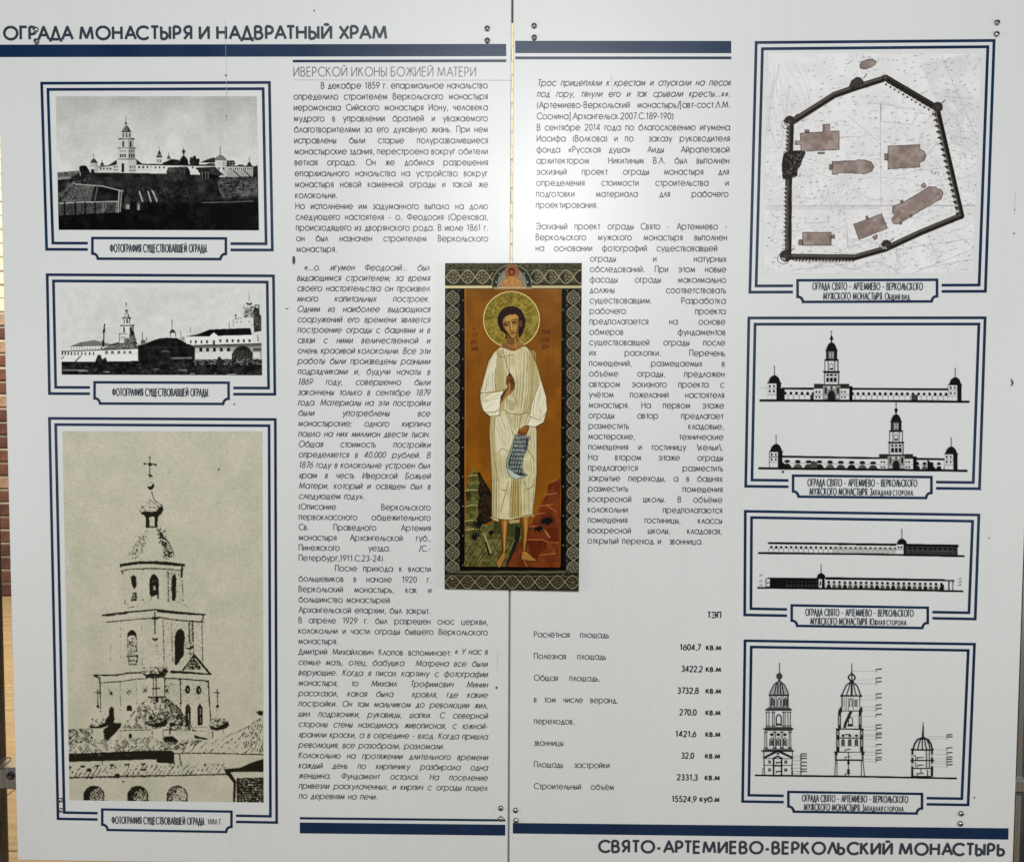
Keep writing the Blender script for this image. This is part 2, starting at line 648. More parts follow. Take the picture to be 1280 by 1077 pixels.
def fractal(h, w, cell, seed=0, octaves=3):
    o, amp, tot = np.zeros((h, w)), 1.0, 0.0
    for k in range(octaves):
        o += amp * smooth_noise(h, w, max(1.0, cell / 2 ** k), seed + 17 * k)
        tot += amp
        amp *= .55
    return o / tot


class Canvas:
    """A small picture in image coordinates, painted in display colours 0..255."""

    def __init__(self, x0, y0, x1, y1, ss=2, bg=(255, 255, 255)):
        self.x0, self.y0, self.ss = x0, y0, ss
        self.w, self.h = int((x1 - x0) * ss) + 2, int((y1 - y0) * ss) + 2
        self.a = np.zeros((self.h, self.w, 3))
        self.a[:] = bg
        self.map = lambda x, y: (x, y)

    def zoom(self, ox, oy, k):
        self.map = lambda x, y: (ox + x / k, oy + y / k)

    def plain(self):
        self.map = lambda x, y: (x, y)

    def P(self, pts):
        q = np.array([self.map(*p) for p in pts], float)
        return (q - (self.x0, self.y0)) * self.ss

    def _blend(self, sl, cov, col, alpha):
        c = (cov * alpha)[..., None]
        self.a[sl] = self.a[sl] * (1 - c) + np.asarray(col, float) * c

    def _box(self, lo, hi, pad=2):
        x0, y0 = max(0, int(lo[0]) - pad), max(0, int(lo[1]) - pad)
        x1, y1 = min(self.w, int(hi[0]) + pad + 1), min(self.h, int(hi[1]) + pad + 1)
        return x0, y0, x1, y1

    def mask(self, pts):
        q = self.P(pts)
        x0, y0, x1, y1 = self._box(q.min(0), q.max(0))
        if x1 <= x0 or y1 <= y0:
            return None, None
        gx, gy = np.meshgrid(np.arange(x0, x1) + .5, np.arange(y0, y1) + .5)
        ins = np.zeros(gx.shape, bool)
        for (ax, ay), (bx, by) in zip(q, np.roll(q, -1, 0)):
            if ay == by:
                continue
            ins ^= ((ay > gy) != (by > gy)) & (gx < (bx - ax) * (gy - ay) / (by - ay) + ax)
        return (slice(y0, y1), slice(x0, x1)), ins.astype(float)

    def poly(self, pts, col, alpha=1.0):
        sl, m = self.mask(pts)
        if sl:
            self._blend(sl, m, col, alpha)

    def poly_noise(self, pts, c0, c1, cell, seed=1, alpha=1.0):
        sl, m = self.mask(pts)
        if not sl:
            return
        n = fractal(m.shape[0], m.shape[1], cell * self.ss, seed)
        n = np.clip((n - .3) / .4, 0, 1)[..., None]
        col = np.asarray(c0, float) * (1 - n) + np.asarray(c1, float) * n
        c = (m * alpha)[..., None]
        self.a[sl] = self.a[sl] * (1 - c) + col * c

    def grad(self, pts, c0, c1, vertical=True):
        sl, m = self.mask(pts)
        if not sl:
            return
        n = m.shape[0 if vertical else 1]
        t = np.linspace(0, 1, n)
        t = t[:, None, None] if vertical else t[None, :, None]
        col = np.asarray(c0, float) * (1 - t) + np.asarray(c1, float) * t
        c = m[..., None]
        self.a[sl] = self.a[sl] * (1 - c) + col * c

    def line(self, pts, w, col, alpha=1.0, closed=False):
        q = self.P(pts)
        if closed:
            q = np.vstack([q, q[:1]])
        w = w * self.ss
        x0, y0, x1, y1 = self._box(q.min(0), q.max(0), int(w) + 2)
        if x1 <= x0 or y1 <= y0:
            return
        gx, gy = np.meshgrid(np.arange(x0, x1) + .5, np.arange(y0, y1) + .5)
        d = np.full(gx.shape, 1e9)
        for (ax, ay), (bx, by) in zip(q[:-1], q[1:]):
            dx, dy = bx - ax, by - ay
            t = np.clip(((gx - ax) * dx + (gy - ay) * dy) / (dx * dx + dy * dy + 1e-9), 0, 1)
            d = np.minimum(d, np.hypot(gx - ax - t * dx, gy - ay - t * dy))
        self._blend((slice(y0, y1), slice(x0, x1)), np.clip(w / 2 + .5 - d, 0, 1), col, alpha)

    def oval(self, cx, cy, rx, ry, col, alpha=1.0):
        self.poly([(cx + rx * math.cos(t), cy + ry * math.sin(t)) for t in np.linspace(0, 2 * math.pi, 28)[:-1]], col, alpha)

    def circle(self, cx, cy, rx, ry, w, col, alpha=1.0, a0=0, a1=360):
        self.line([(cx + rx * math.cos(t), cy + ry * math.sin(t)) for t in np.radians(np.linspace(a0, a1, 30))], w, col, alpha)

    def rect(self, x0, y0, x1, y1, col, alpha=1.0):
        self.poly([(x0, y0), (x1, y0), (x1, y1), (x0, y1)], col, alpha)

    def windows(self, xs, y, w, h, col, alpha=1.0):
        for x in xs:
            self.rect(x - w / 2, y - h / 2, x + w / 2, y + h / 2, col, alpha)

    def blur(self, n=1):
        for _ in range(n):
            p = np.pad(self.a, ((1, 1), (1, 1), (0, 0)), 'edge')
            self.a = (p[:-2, 1:-1] + p[2:, 1:-1] + p[1:-1, :-2] + p[1:-1, 2:] + 4 * p[1:-1, 1:-1]) / 8

    def blur_in(self, pts, n):
        sl, m = self.mask(pts)
        if not sl:
            return
        b = self.a[sl].copy()
        for _ in range(n):
            p = np.pad(b, ((1, 1), (1, 1), (0, 0)), 'edge')
            b = (p[:-2, 1:-1] + p[2:, 1:-1] + p[1:-1, :-2] + p[1:-1, 2:] + 4 * p[1:-1, 1:-1]) / 8
        m = m[..., None]
        self.a[sl] = self.a[sl] * (1 - m) + b * m

    def sharpen(self, k=.6):
        keep = self.a.copy()
        self.blur(3)
        self.a = np.clip(keep + (keep - self.a) * k, 0, 255)

    def grain(self, amp, cell=1.0, seed=3):
        n = fractal(self.h, self.w, cell * self.ss, seed, 2) - .5
        self.a = np.clip(self.a + (n * amp)[..., None], 0, 255)

    def text(self, txt, x, y, cap, w, col, alpha=1.0, sx=1.0):
        st, _ = text_strokes(txt)
        for s in st:
            self.line([(x + a * cap * sx, y - b * cap) for a, b in s], w, col, alpha)

    def sample(self, P):
        x = np.clip((P[:, 0] - self.x0) * self.ss - .5, 0, self.w - 1.001)
        y = np.clip((P[:, 1] - self.y0) * self.ss - .5, 0, self.h - 1.001)
        i, j = y.astype(int), x.astype(int)
        fy, fx = (y - i)[:, None], (x - j)[:, None]
        a = self.a
        return (a[i, j] * (1 - fx) + a[i, j + 1] * fx) * (1 - fy) + (a[i + 1, j] * (1 - fx) + a[i + 1, j + 1] * fx) * fy


ALB = 1.13       # print albedo per displayed linear value


def print_mesh(name, canvas, corners, dens, parent, mat=None, y=INK, keep=None, sel=None):
    """The picture as a fine sheet of coloured points lying on the panel. corners: TL, TR, BR, BL in image pixels."""
    tl, tr, br, bl = (np.array(c, float) for c in corners)
    nx = max(4, int(np.hypot(*(tr - tl)) * dens))
    ny = max(4, int(np.hypot(*(bl - tl)) * dens))
    s, t = np.meshgrid(np.linspace(0, 1, nx + 1), np.linspace(0, 1, ny + 1))
    s, t = s.ravel()[:, None], t.ravel()[:, None]
    P = (tl * (1 - s) + tr * s) * (1 - t) + (bl * (1 - s) + br * s) * t
    col = canvas.sample(P) / 255.0
    xz = plane_many(P)
    V = np.stack([xz[:, 0], np.full(len(xz), y), xz[:, 1]], 1)
    i, j = np.meshgrid(np.arange(ny), np.arange(nx), indexing='ij')
    a = (i * (nx + 1) + j).ravel()
    F = np.stack([a, a + nx + 1, a + nx + 2, a + 1], 1)
    if sel is not None:
        F = F[sel(P[F].mean(1))]
        keep = 1e9
    if keep is not None:
        dark = col.mean(1) < keep / 255.0
        F = F[dark[F].any(1)]
        used = np.unique(F)
        idx = np.zeros(len(V), int)
        idx[used] = np.arange(len(used))
        V, col, F = V[used], col[used], idx[F]
    me = bpy.data.meshes.new(name)
    me.vertices.add(len(V))
    me.vertices.foreach_set('co', V.astype(np.float32).ravel())
    me.loops.add(F.size)
    me.loops.foreach_set('vertex_index', F.astype(np.int32).ravel())
    me.polygons.add(len(F))
    me.polygons.foreach_set('loop_start', np.arange(0, F.size, 4, dtype=np.int32))
    me.update(calc_edges=True)
    at = me.color_attributes.new('print_colour', 'FLOAT_COLOR', 'POINT')
    c4 = np.ones((len(V), 4), np.float32)
    c4[:, :3] = np.clip(lin(col) * ALB, 0.002, 0.8)
    at.data.foreach_set('color', c4.ravel())
    me.materials.append(mat or MAT['print'])
    o = bpy.data.objects.new(name, me)
    COL.objects.link(o)
    if parent is not None:
        o.parent = parent
    return o


# ------------------------------------------------------------------ the printed pictures


def g(v):
    return (v, v * 1.0, v * .985)


def paint_hill_photo():
    c = Canvas(66, 117, 328, 292, 3, g(198))
    c.grad([(60, 117), (330, 117), (330, 150), (60, 150)], g(168), g(186))
    c.grad([(60, 150), (330, 150), (330, 222), (60, 222)], g(186), g(206))
    c.a += (fractal(c.h, c.w, 90, 4)[..., None] - .5) * 34
    c.line([(69, 124), (325, 126)], .6, g(150), .5)
    A = (64, 116, 6.051)
    B = (190, 116, 6.05)
    c.zoom(*A)
    # far wood and field
    c.poly_noise([(40, 603), (120, 597), (210, 590), (330, 600), (330, 660), (40, 660)], g(70), g(115), 3, 5)
    c.poly([(45, 640), (150, 636), (130, 662), (45, 668)], g(135))
    # ground masses
    c.poly_noise([(40, 660), (150, 650), (200, 610), (330, 603), (860, 612), (1700, 640), (1700, 1100), (40, 1100)], g(28), g(50), 5, 6)
    c.zoom(*B)
    c.poly_noise([(-20, 612), (540, 632), (830, 610), (830, 700), (500, 690), (-20, 650)], g(36), g(62), 4, 7)
    c.zoom(*A)
    c.poly_noise([(300, 640), (850, 640), (850, 720), (560, 720), (300, 690)], g(44), g(60), 6, 8)
    c.grad([(40, 900), (1700, 830), (1700, 1100), (40, 1100)], g(20), g(9))
    for q in range(9):
        c.poly([(690 - 14 * q, 822 + 7 * q), (900, 826 + 5 * q), (1200, 835 - 3 * q), (1700, 845 - 6 * q), (1700, 1100), (600, 1100)], g(11), .2)
    # ploughed slope with its fences
    c.poly_noise([(62, 832), (180, 692), (330, 705), (298, 832)], g(60), g(118), 1.2, 9)
    c.poly_noise([(50, 760), (170, 670), (185, 692), (70, 830), (50, 830)], g(45), g(90), 2, 10)
    c.line([(60, 790), (175, 672)], .9, g(128), .8)
    c.poly([(330, 712), (360, 706), (520, 745), (505, 820), (330, 820)], g(27))
    for t in np.linspace(730, 815, 6):
        c.line([(345, t), (505, t + 8)], .5, g(58))
    c.line([(180, 690), (250, 697), (385, 706), (540, 744)], 1.5, g(150))
    c.line([(350, 712), (330, 820)], 1.2, g(110))
    c.line([(325, 712), (298, 820)], .8, g(80))
    # plank fence
    c.poly_noise([(60, 838), (505, 824), (505, 905), (62, 930)], g(48), g(85), 1.5, 11)
    for k in range(6):
        c.line([(62, 850 + 14 * k), (500, 838 + 12 * k)], .55, g(112), .6)
    c.line([(60, 838), (200, 830), (505, 823)], 1.3, g(165))
    for x in (102, 183, 258, 332, 410):
        c.line([(x, 832), (x + 2, 935)], 1.9, g(16))
    for x, h in ((395, 70), (412, 60), (495, 70)):
        c.line([(x, 835), (x - 3, 835 + h)], 1.1, g(130))
    c.line([(515, 742), (507, 905)], 1.5, g(160))
    c.line([(534, 742), (522, 900)], 1.3, g(140))
    c.line([(515, 745), (545, 742)], 1.2, g(150))
    # sheds below the wall
    c.poly_noise([(560, 715), (860, 720), (860, 820), (600, 820)], g(28), g(58), 2, 12)
    for x in np.arange(580, 700, 22):
        c.line([(x, 718), (x + 26, 815)], .7, g(90), .6)
    for (x0, x1) in ((668, 692), (733, 755), (773, 800)):
        c.line([(x0, 748), (x1, 822)], 1.6, g(168))
    c.poly([(556, 800), (575, 765), (600, 800), (597, 885), (556, 885)], g(70))
    c.rect(567, 845, 592, 882, g(150))
    c.rect(600, 825, 645, 890, g(10))
    c.rect(650, 830, 672, 888, g(95))
    c.rect(655, 850, 667, 888, g(150))
    # precinct wall
    c.poly([(330, 566), (440, 552), (505, 540), (505, 606), (330, 606)], g(196))
    c.line([(330, 566), (440, 552), (505, 540)], 1.3, g(45))
    c.windows((352, 376, 400, 425, 449), 575, 12, 15, g(35))
    c.poly([(640, 541), (860, 546), (860, 612), (640, 606)], g(205))
    c.line([(640, 541), (860, 547)], 1.7, g(30))
    c.windows((667, 697, 728, 758, 790, 820), 563, 13, 15, g(30))
    c.line([(640, 583), (860, 588)], .5, g(150))
    c.poly([(585, 528), (645, 503), (692, 540), (585, 545)], g(40))
    c.poly([(430, 550), (490, 512), (505, 512), (505, 542)], g(60))
    # bell tower
    c.poly([(498, 508), (645, 508), (645, 606), (498, 606)], g(196))
    c.poly([(585, 508), (645, 508), (645, 606), (585, 606)], g(178))
    c.windows((480, 497), 562, 10, 10, g(60))
    c.windows((480, 497), 585, 10, 12, g(90))
    c.windows((600, 615, 632), 562, 9, 12, g(70))
    c.windows((600, 615, 632), 588, 9, 12, g(100))
    c.rect(533, 545, 553, 604, g(28))
    c.oval(543, 545, 10, 13, g(28))
    c.poly([(508, 420), (632, 420), (638, 508), (505, 508)], g(190))
    c.poly([(585, 420), (632, 420), (638, 508), (585, 508)], g(140))
    c.windows((525, 542, 560), 443, 8, 11, g(60))
    c.windows((525, 542, 560), 476, 9, 24, g(40))
    c.windows((593, 610, 627), 443, 8, 11, g(35))
    c.windows((593, 610, 627), 476, 9, 24, g(28))
    c.line([(505, 419), (585, 416), (638, 420)], 1.3, g(50))
    c.line([(503, 505), (585, 503), (642, 506)], 1.0, g(90))
    c.poly([(516, 350), (625, 350), (628, 418), (513, 418)], g(188))
    c.poly([(582, 350), (625, 350), (628, 418), (582, 418)], g(150))
    c.windows((545,), 390, 14, 44, g(38))
    c.windows((601,), 392, 12, 44, g(30))
    c.line([(513, 352), (582, 346), (628, 351)], 1.7, g(45))
    c.poly([(535, 295), (605, 295), (606, 346), (533, 346)], g(175))
    c.windows((547, 572, 596), 321, 9, 30, g(38))
    c.line([(533, 297), (606, 297)], 1.2, g(50))
    c.poly([(534, 295), (548, 268), (562, 248), (576, 248), (592, 270), (604, 295)], g(105))
    c.poly([(572, 246), (577, 248), (592, 270), (604, 295), (580, 295)], g(65))
    c.oval(566, 233, 9, 10, g(55))
    c.line([(566, 222), (566, 180)], .8, g(75))
    # corner turrets
    c.poly([(292, 535), (356, 535), (356, 603), (290, 603)], g(192))
    c.poly([(330, 535), (356, 535), (356, 600), (330, 600)], g(165))
    c.windows((305, 322, 342), 550, 6, 9, g(80))
    c.poly([(296, 532), (306, 508), (322, 497), (340, 508), (354, 532)], g(72))
    c.line([(321, 500), (320, 460)], .8, g(110))
    c.poly([(370, 552), (376, 532), (386, 522), (396, 534), (402, 552)], g(65))
    c.line([(385, 525), (385, 508)], .7, g(90))
    # trees
    for x, y, r, s in ((250, 585, 34, 1), (235, 575, 24, 2), (268, 600, 24, 3), (238, 610, 22, 4), (315, 592, 14, 5)):
        c.poly_noise([(x + r * math.cos(t) * (1 + .14 * math.sin(5 * t + s)), y + r * math.sin(t)) for t in np.linspace(0, 6.28, 16)[:-1]], g(15), g(48), 1.5, 20 + s)
    c.line([(218, 600), (222, 625)], 1.2, g(150))
    for k in range(14):
        x = 110 + 14 * k
        c.line([(x, 690 - 3.5 * k), (x - 4, 706 - 3.5 * k)], .7, g(150 if k % 3 else 60), .7)
    # right half
    c.zoom(*B)
    c.poly([(-5, 545), (480, 552), (480, 612), (-5, 612)], g(204))
    c.line([(-5, 543), (480, 551)], 1.9, g(26))
    c.windows((27, 58, 92, 308), 566, 13, 15, g(30))
    c.windows((340,), 575, 14, 16, g(40))
    c.poly([(35, 490), (80, 490), (84, 540), (32, 540)], g(190))
    c.windows((47, 64), 515, 8, 22, g(70))
    c.poly([(33, 490), (42, 462), (56, 430), (70, 462), (80, 490)], g(55))
    c.line([(40, 472), (74, 472)], .9, g(170))
    c.line([(56, 432), (56, 405)], .6, g(120))
    c.poly([(112, 505), (118, 482), (127, 470), (136, 482), (144, 505)], g(90))
    c.line([(127, 470), (127, 452)], .7, g(100))
    c.poly([(80, 532), (150, 502), (205, 508), (222, 542), (80, 540)], g(40))
    c.poly([(205, 545), (212, 505), (228, 482), (240, 474), (254, 484), (272, 508), (278, 545)], g(32))
    c.oval(240, 446, 13, 14, g(50))
    c.line([(240, 432), (240, 412)], .7, g(90))
    c.line([(240, 458), (240, 476)], 1.6, g(60))
    for x, y, r in ((298, 500, 11), (322, 492, 13), (350, 512, 13), (310, 522, 26), (335, 528, 24)):
        c.oval(x, y, r, r * 1.2, g(38))
    c.poly([(365, 528), (410, 508), (462, 490), (492, 498), (480, 530)], g(42))
    c.rect(360, 530, 400, 545, g(200))
    c.poly([(400, 545), (440, 532), (475, 535), (475, 552)], g(50))
    # round tower and wall beyond
    c.poly([(477, 512), (566, 512), (566, 640), (500, 640), (477, 600)], g(196))
    c.poly([(530, 512), (566, 512), (566, 640), (530, 640)], g(172))
    c.windows((508, 542), 575, 12, 15, g(45))
    c.windows((508, 542), 535, 8, 8, g(120))
    c.poly([(474, 512), (488, 485), (505, 474), (522, 471), (540, 478), (558, 496), (568, 512)], g(112))
    c.line([(517, 474), (517, 412)], 1.0, g(80))
    c.poly([(566, 515), (622, 512), (632, 545), (566, 550)], g(50))
    c.windows((585, 610), 532, 10, 10, g(150))
    c.poly([(566, 555), (765, 558), (765, 632), (566, 640)], g(180))
    c.poly([(566, 590), (765, 590), (765, 632), (566, 640)], g(150))
    c.line([(566, 554), (765, 558)], 1.6, g(40))
    c.windows(np.arange(585, 758, 15.5), 577, 7, 16, g(35))
    for x in (615, 695):
        c.line([(x, 588), (x + 50, 634)], 1.2, g(45))
    c.poly([(640, 555), (655, 545), (690, 545), (700, 556)], g(70))
    c.poly([(718, 552), (726, 530), (737, 522), (748, 530), (757, 552)], g(48))
    c.line([(737, 524), (737, 485)], .8, g(110))
    c.poly_noise([(765, 560), (800, 548), (806, 640), (765, 632)], g(20), g(52), 2, 31)
    # two barns in front of the wall
    c.poly_noise([(110, 598), (258, 592), (290, 600), (290, 640), (110, 634)], g(38), g(72), 1.5, 32)
    c.poly_noise([(108, 600), (122, 566), (268, 558), (292, 600)], g(50), g(78), 2, 33)
    c.poly([(255, 596), (272, 562), (291, 602), (288, 640), (255, 640)], g(22))
    for x in np.arange(118, 250, 11):
        c.line([(x, 602), (x, 632)], .4, g(28))
    c.poly_noise([(350, 600), (345, 566), (478, 560), (545, 625), (430, 630)], g(36), g(64), 2, 34)
    c.poly([(360, 605), (520, 628), (480, 655), (370, 650)], g(20))
    for x in (380, 405, 425):
        c.line([(x, 602), (x + 1, 650)], 1.1, g(110))
    # yards at the right
    c.poly_noise([(495, 660), (560, 636), (800, 640), (800, 790), (530, 795)], g(34), g(92), 2.2, 35)
    rr = np.random.default_rng(5)
    for k in range(60):
        x, y = rr.uniform(505, 790), rr.uniform(650, 785)
        L = rr.uniform(8, 46)
        c.line([(x, y), (x + L, y + rr.uniform(-6, 4))], .7, g(rr.uniform(80, 150)), .7)
    for k in range(36):
        x, y = rr.uniform(505, 790), rr.uniform(650, 770)
        c.line([(x, y), (x + rr.uniform(-8, 8), y + rr.uniform(8, 28))], .7, g(rr.choice([15, 110])), .7)
    for y in (748, 760, 772):
        c.line([(655, y), (790, y - 4)], 1.0, g(112), .8)
    c.line([(380, 832), (620, 826), (765, 820)], 1.2, g(100))
    c.line([(505, 672), (512, 740), (545, 785)], 1.2, g(100))
    # roofs on the slope and dim grass
    c.poly_noise([(0, 705), (280, 705), (300, 800), (40, 820)], g(26), g(54), 2, 36)
    for x in (20, 90, 120, 140, 265):
        c.line([(x, 735), (x + 26, 800)], .8, g(88), .7)
    c.line([(0, 740), (38, 815)], 1.5, g(160))
    for k in range(160):
        x, y = rr.uniform(-700, 800), rr.uniform(850, 1030)
        c.line([(x, y), (x + rr.uniform(4, 26), y + rr.uniform(-4, 4))], .6, g(rr.uniform(24, 48)), .55)
    # pinholes in the print
    for x, y in ((569, 185), (566, 208), (560, 180)):
        c.oval(x, y, 4, 4, g(60))
    c.plain()
    c.a = np.where(c.a < 130, 130 * (np.clip(c.a, 0, 130) / 130) ** 1.35, c.a)
    dk = np.clip((110 - c.a) / 60, 0, 1)
    c.a = np.clip(c.a + dk * (fractal(c.h, c.w, 26, 44, 4)[..., None] - .45) * 46, 4, 255)
    c.grain(16, 2.2, 41)
    c.grain(10, .8, 42)
    c.blur(1)
    c.sharpen(.7)
    return c


def paint_yard_photo():
    c = Canvas(73, 356, 331, 472, 3, g(205))
    c.poly_noise([(90, 356), (280, 356), (262, 440), (120, 440)], g(190), g(208), 14, 51)
    c.poly_noise([(60, 356), (331, 356), (331, 440), (60, 440)], g(198), g(209), 7, 52, .6)
    C = (70, 355, 8.977)
    E = (195, 355, 8.971)
    c.zoom(*C)
    # long house behind the wall
    c.poly([(155, 700), (270, 655), (430, 628), (520, 650), (640, 680), (640, 700)], g(112))
    c.poly([(250, 672), (300, 655), (290, 668)], g(40))
    c.line([(155, 700), (640, 690)], 1.0, g(60))
    c.poly([(155, 702), (620, 692), (620, 730), (155, 745)], g(214))
    c.windows(np.arange(175, 480, 30), 722, 10, 28, g(95))
    c.windows((510, 560, 600), 715, 22, 18, g(35))
    c.poly([(600, 680), (720, 645), (900, 640), (930, 690), (620, 715)], g(60))
    c.poly([(840, 690), (930, 670), (940, 705), (840, 712)], g(170))
    # tower
    c.poly([(715, 560), (880, 560), (900, 660), (712, 660)], g(205))
    c.poly([(825, 545), (880, 545), (905, 660), (820, 660)], g(92))
    c.poly_noise([(770, 600), (900, 600), (905, 662), (760, 662)], g(40), g(170), .9, 53)
    c.line([(708, 558), (800, 555)], 1.0, g(35))
    c.line([(716, 560), (714, 640)], .8, g(60))
    c.windows((740, 765), 600, 9, 26, g(90))
    c.poly([(735, 468), (870, 468), (875, 555), (735, 555)], g(208))
    c.windows((765,), 515, 18, 66, g(40))
    c.windows((840,), 515, 22, 66, g(35))
    c.poly([(850, 468), (872, 468), (878, 555), (852, 555)], g(110))
    c.oval(858, 552, 22, 26, g(35))
    c.line([(725, 466), (875, 463)], 1.5, g(28))
    c.poly([(758, 385), (835, 385), (835, 460), (755, 460)], g(205))
    c.windows((767,), 418, 9, 48, g(60))
    c.windows((798,), 415, 17, 52, g(35))
    c.windows((826,), 415, 12, 56, g(45))
    c.line([(747, 385), (790, 374), (842, 384)], 1.4, g(28))
    c.poly([(766, 372), (780, 332), (795, 318), (810, 332), (828, 372)], g(188))
    c.poly([(800, 322), (812, 332), (830, 374), (815, 374)], g(60))
    c.line([(766, 372), (780, 332), (792, 318)], .6, g(120))
    c.oval(793, 297, 17, 14, g(30))
    c.oval(790, 290, 10, 6, g(160))
    c.line([(795, 310), (795, 322)], 1.2, g(40))
    c.line([(790, 250), (790, 205)], .9, g(70))
    c.line([(783, 222), (797, 222)], .7, g(90))
    # pole with a bird house
    c.line([(545, 450), (540, 520), (535, 700)], 1.3, g(18))
    c.poly([(540, 480), (554, 490), (553, 540), (530, 550), (524, 530)], g(16))
    c.oval(547, 458, 9, 14, g(20))
    c.poly([(520, 630), (545, 625), (543, 700), (522, 700)], g(16))
    # yard clutter, roofs
    c.poly_noise([(600, 690), (850, 665), (940, 700), (930, 725), (480, 742)], g(50), g(150), 1.1, 54)
    c.line([(970, 540), (972, 630)], .9, g(80))
    c.poly([(950, 650), (968, 618), (1000, 630), (1010, 660), (955, 680)], g(90))
    c.line([(1016, 600), (1016, 640)], 1.1, g(90))
    c.poly([(905, 690), (1100, 630), (1167, 610), (1167, 640), (960, 705)], g(165))
    # white wall
    c.poly([(62, 762), (540, 742), (926, 728), (926, 862), (560, 866), (62, 872)], g(220))
    c.line([(62, 756), (540, 738), (926, 722)], 1.2, g(50))
    c.windows((74, 106, 139, 176, 213, 250, 291, 332, 378, 422), 780, 15, 32, g(38))
    c.windows((332,), 780, 7, 20, g(150))
    for x in (569, 634, 706, 770, 833):
        c.rect(x - 14, 750, x + 14, 783, g(40))
        c.rect(x - 5, 762, x + 8, 778, g(140))
    c.line([(278, 808), (212, 876)], 1.3, g(40))
    c.line([(90, 815), (62, 842)], 1.2, g(60))
    c.line([(540, 785), (926, 780)], .4, g(170))
    # ground
    c.poly_noise([(62, 872), (400, 870), (930, 862), (1000, 850), (2400, 840), (2400, 1030), (62, 1030)], g(14), g(46), 3, 55)
    c.poly_noise([(440, 870), (470, 795), (500, 790), (520, 845), (560, 820), (580, 880)], g(15), g(60), 1, 56)
    # barn
    c.poly([(926, 700), (1100, 628), (1167, 608), (1260, 600), (1420, 690), (1560, 760), (1560, 850), (926, 870)], g(22))
    c.zoom(*E)
    c.poly_noise([(-200, 690), (40, 620), (160, 602), (235, 605), (330, 655), (440, 700), (440, 840), (-200, 850)], g(16), g(34), 4, 57)
    c.line([(-120, 712), (430, 706)], .7, g(66), .8)
    c.poly([(62, 760), (110, 748), (158, 760), (160, 890), (60, 895)], g(44))
    c.line([(62, 760), (110, 748), (158, 760)], .8, g(120))
    for x in (75, 95, 115, 138):
        c.line([(x, 762), (x, 885)], .4, g(28))
    # turret behind the barn
    c.poly([(165, 545), (222, 545), (224, 600), (163, 600)], g(208))
    c.line([(165, 545), (165, 590)], .8, g(60))
    c.line([(222, 545), (222, 590)], 1, g(40))
    c.poly([(148, 548), (170, 512), (205, 512), (222, 546)], g(60))
    c.line([(181, 512), (181, 402)], 1.0, g(45))
    c.line([(280, 530), (280, 630)], .7, g(90))
    c.poly([(290, 600), (305, 585), (320, 600), (322, 640), (288, 635)], g(140))
    # convent house
    c.poly([(338, 588), (470, 560), (600, 510), (700, 505), (1060, 492), (1078, 570), (700, 580), (600, 588)], g(16))
    c.poly([(345, 592), (600, 586), (600, 678), (345, 672)], g(220))
    c.poly([(700, 582), (1075, 572), (1080, 660), (700, 680)], g(218))
    c.poly([(605, 680), (607, 575), (650, 540), (692, 572), (694, 680)], g(222))
    c.line([(605, 576), (650, 538), (694, 573)], .8, g(40))
    c.windows((392, 447, 511, 573), 647, 20, 34, g(40))
    c.windows((650,), 655, 28, 48, g(75))
    c.windows((722, 798, 860, 924, 987, 1050), 636, 22, 32, g(42))
    for x in (520, 596, 687, 800):
        c.oval(x, 497 if x > 550 else 520, 10, 9, g(195))
    c.line([(386, 485), (386, 540)], .9, g(120))
    c.line([(820, 430), (824, 490)], 1.0, g(120))
    # cathedral
    c.poly([(890, 395), (1095, 372), (1105, 490), (870, 490)], g(205))
    c.windows((910, 955, 1045), 425, 12, 12, g(60))
    c.windows((1000, 1070), 462, 10, 10, g(90))
    c.line([(885, 392), (965, 380)], .8, g(100))
    c.line([(865, 400), (870, 480)], .7, g(110))
    c.oval(895, 353, 10, 11, g(30))
    c.line([(895, 365), (895, 390)], .8, g(60))
    c.poly_noise([(985, 300), (1010, 270), (1090, 262), (1100, 375), (985, 378)], g(60), g(200), 1, 58)
    for x, y, r in ((1046, 212, 34), (990, 262, 13), (1075, 250, 20), (1022, 272, 10), (1110, 262, 16)):
        c.oval(x, y, r, r * .75, g(28))
        c.oval(x, y - r * .35, r * .85, r * .5, g(200))
        c.line([(x, y - r * .7), (x, y - r * 2.2)], .7, g(90))
    c.line([(1042, 140), (1042, 78)], .7, g(150))
    c.poly_noise([(1090, 300), (1105, 250), (1160, 240), (1165, 340), (1180, 360), (1180, 525), (1098, 545)], g(30), g(95), 1.6, 59)
    c.line([(1110, 238), (1160, 236)], 1, g(50))
    c.rect(1120, 245, 1150, 270, g(180))
    c.rect(1100, 540, 1185, 640, g(205))
    c.line([(1140, 570), (1150, 640)], 1.1, g(80))
    # lower wall with arches
    c.poly([(430, 690), (1185, 668), (1185, 705), (430, 712)], g(95))
    c.line([(430, 688), (1185, 668)], 1.1, g(45))
    c.poly([(440, 712), (1185, 700), (1185, 832), (450, 836)], g(150))
    c.poly([(445, 765), (870, 752), (870, 834), (450, 836)], g(206))
    for x in (465, 540, 618, 695, 772):
        c.rect(x - 18, 722, x + 18, 757, g(205))
        c.oval(x, 730, 12, 8, g(150))
    for x in (503, 580, 657, 735, 815):
        c.rect(x - 16, 714, x + 16, 757, g(28))
    c.poly_noise([(850, 780), (900, 715), (965, 690), (1040, 710), (1085, 770), (1085, 860), (850, 850)], g(30), g(70), 1.4, 60)
    c.rect(1092, 765, 1170, 825, g(205))
    c.rect(1090, 715, 1180, 750, g(80))
    # rubble and weeds
    rr = np.random.default_rng(9)
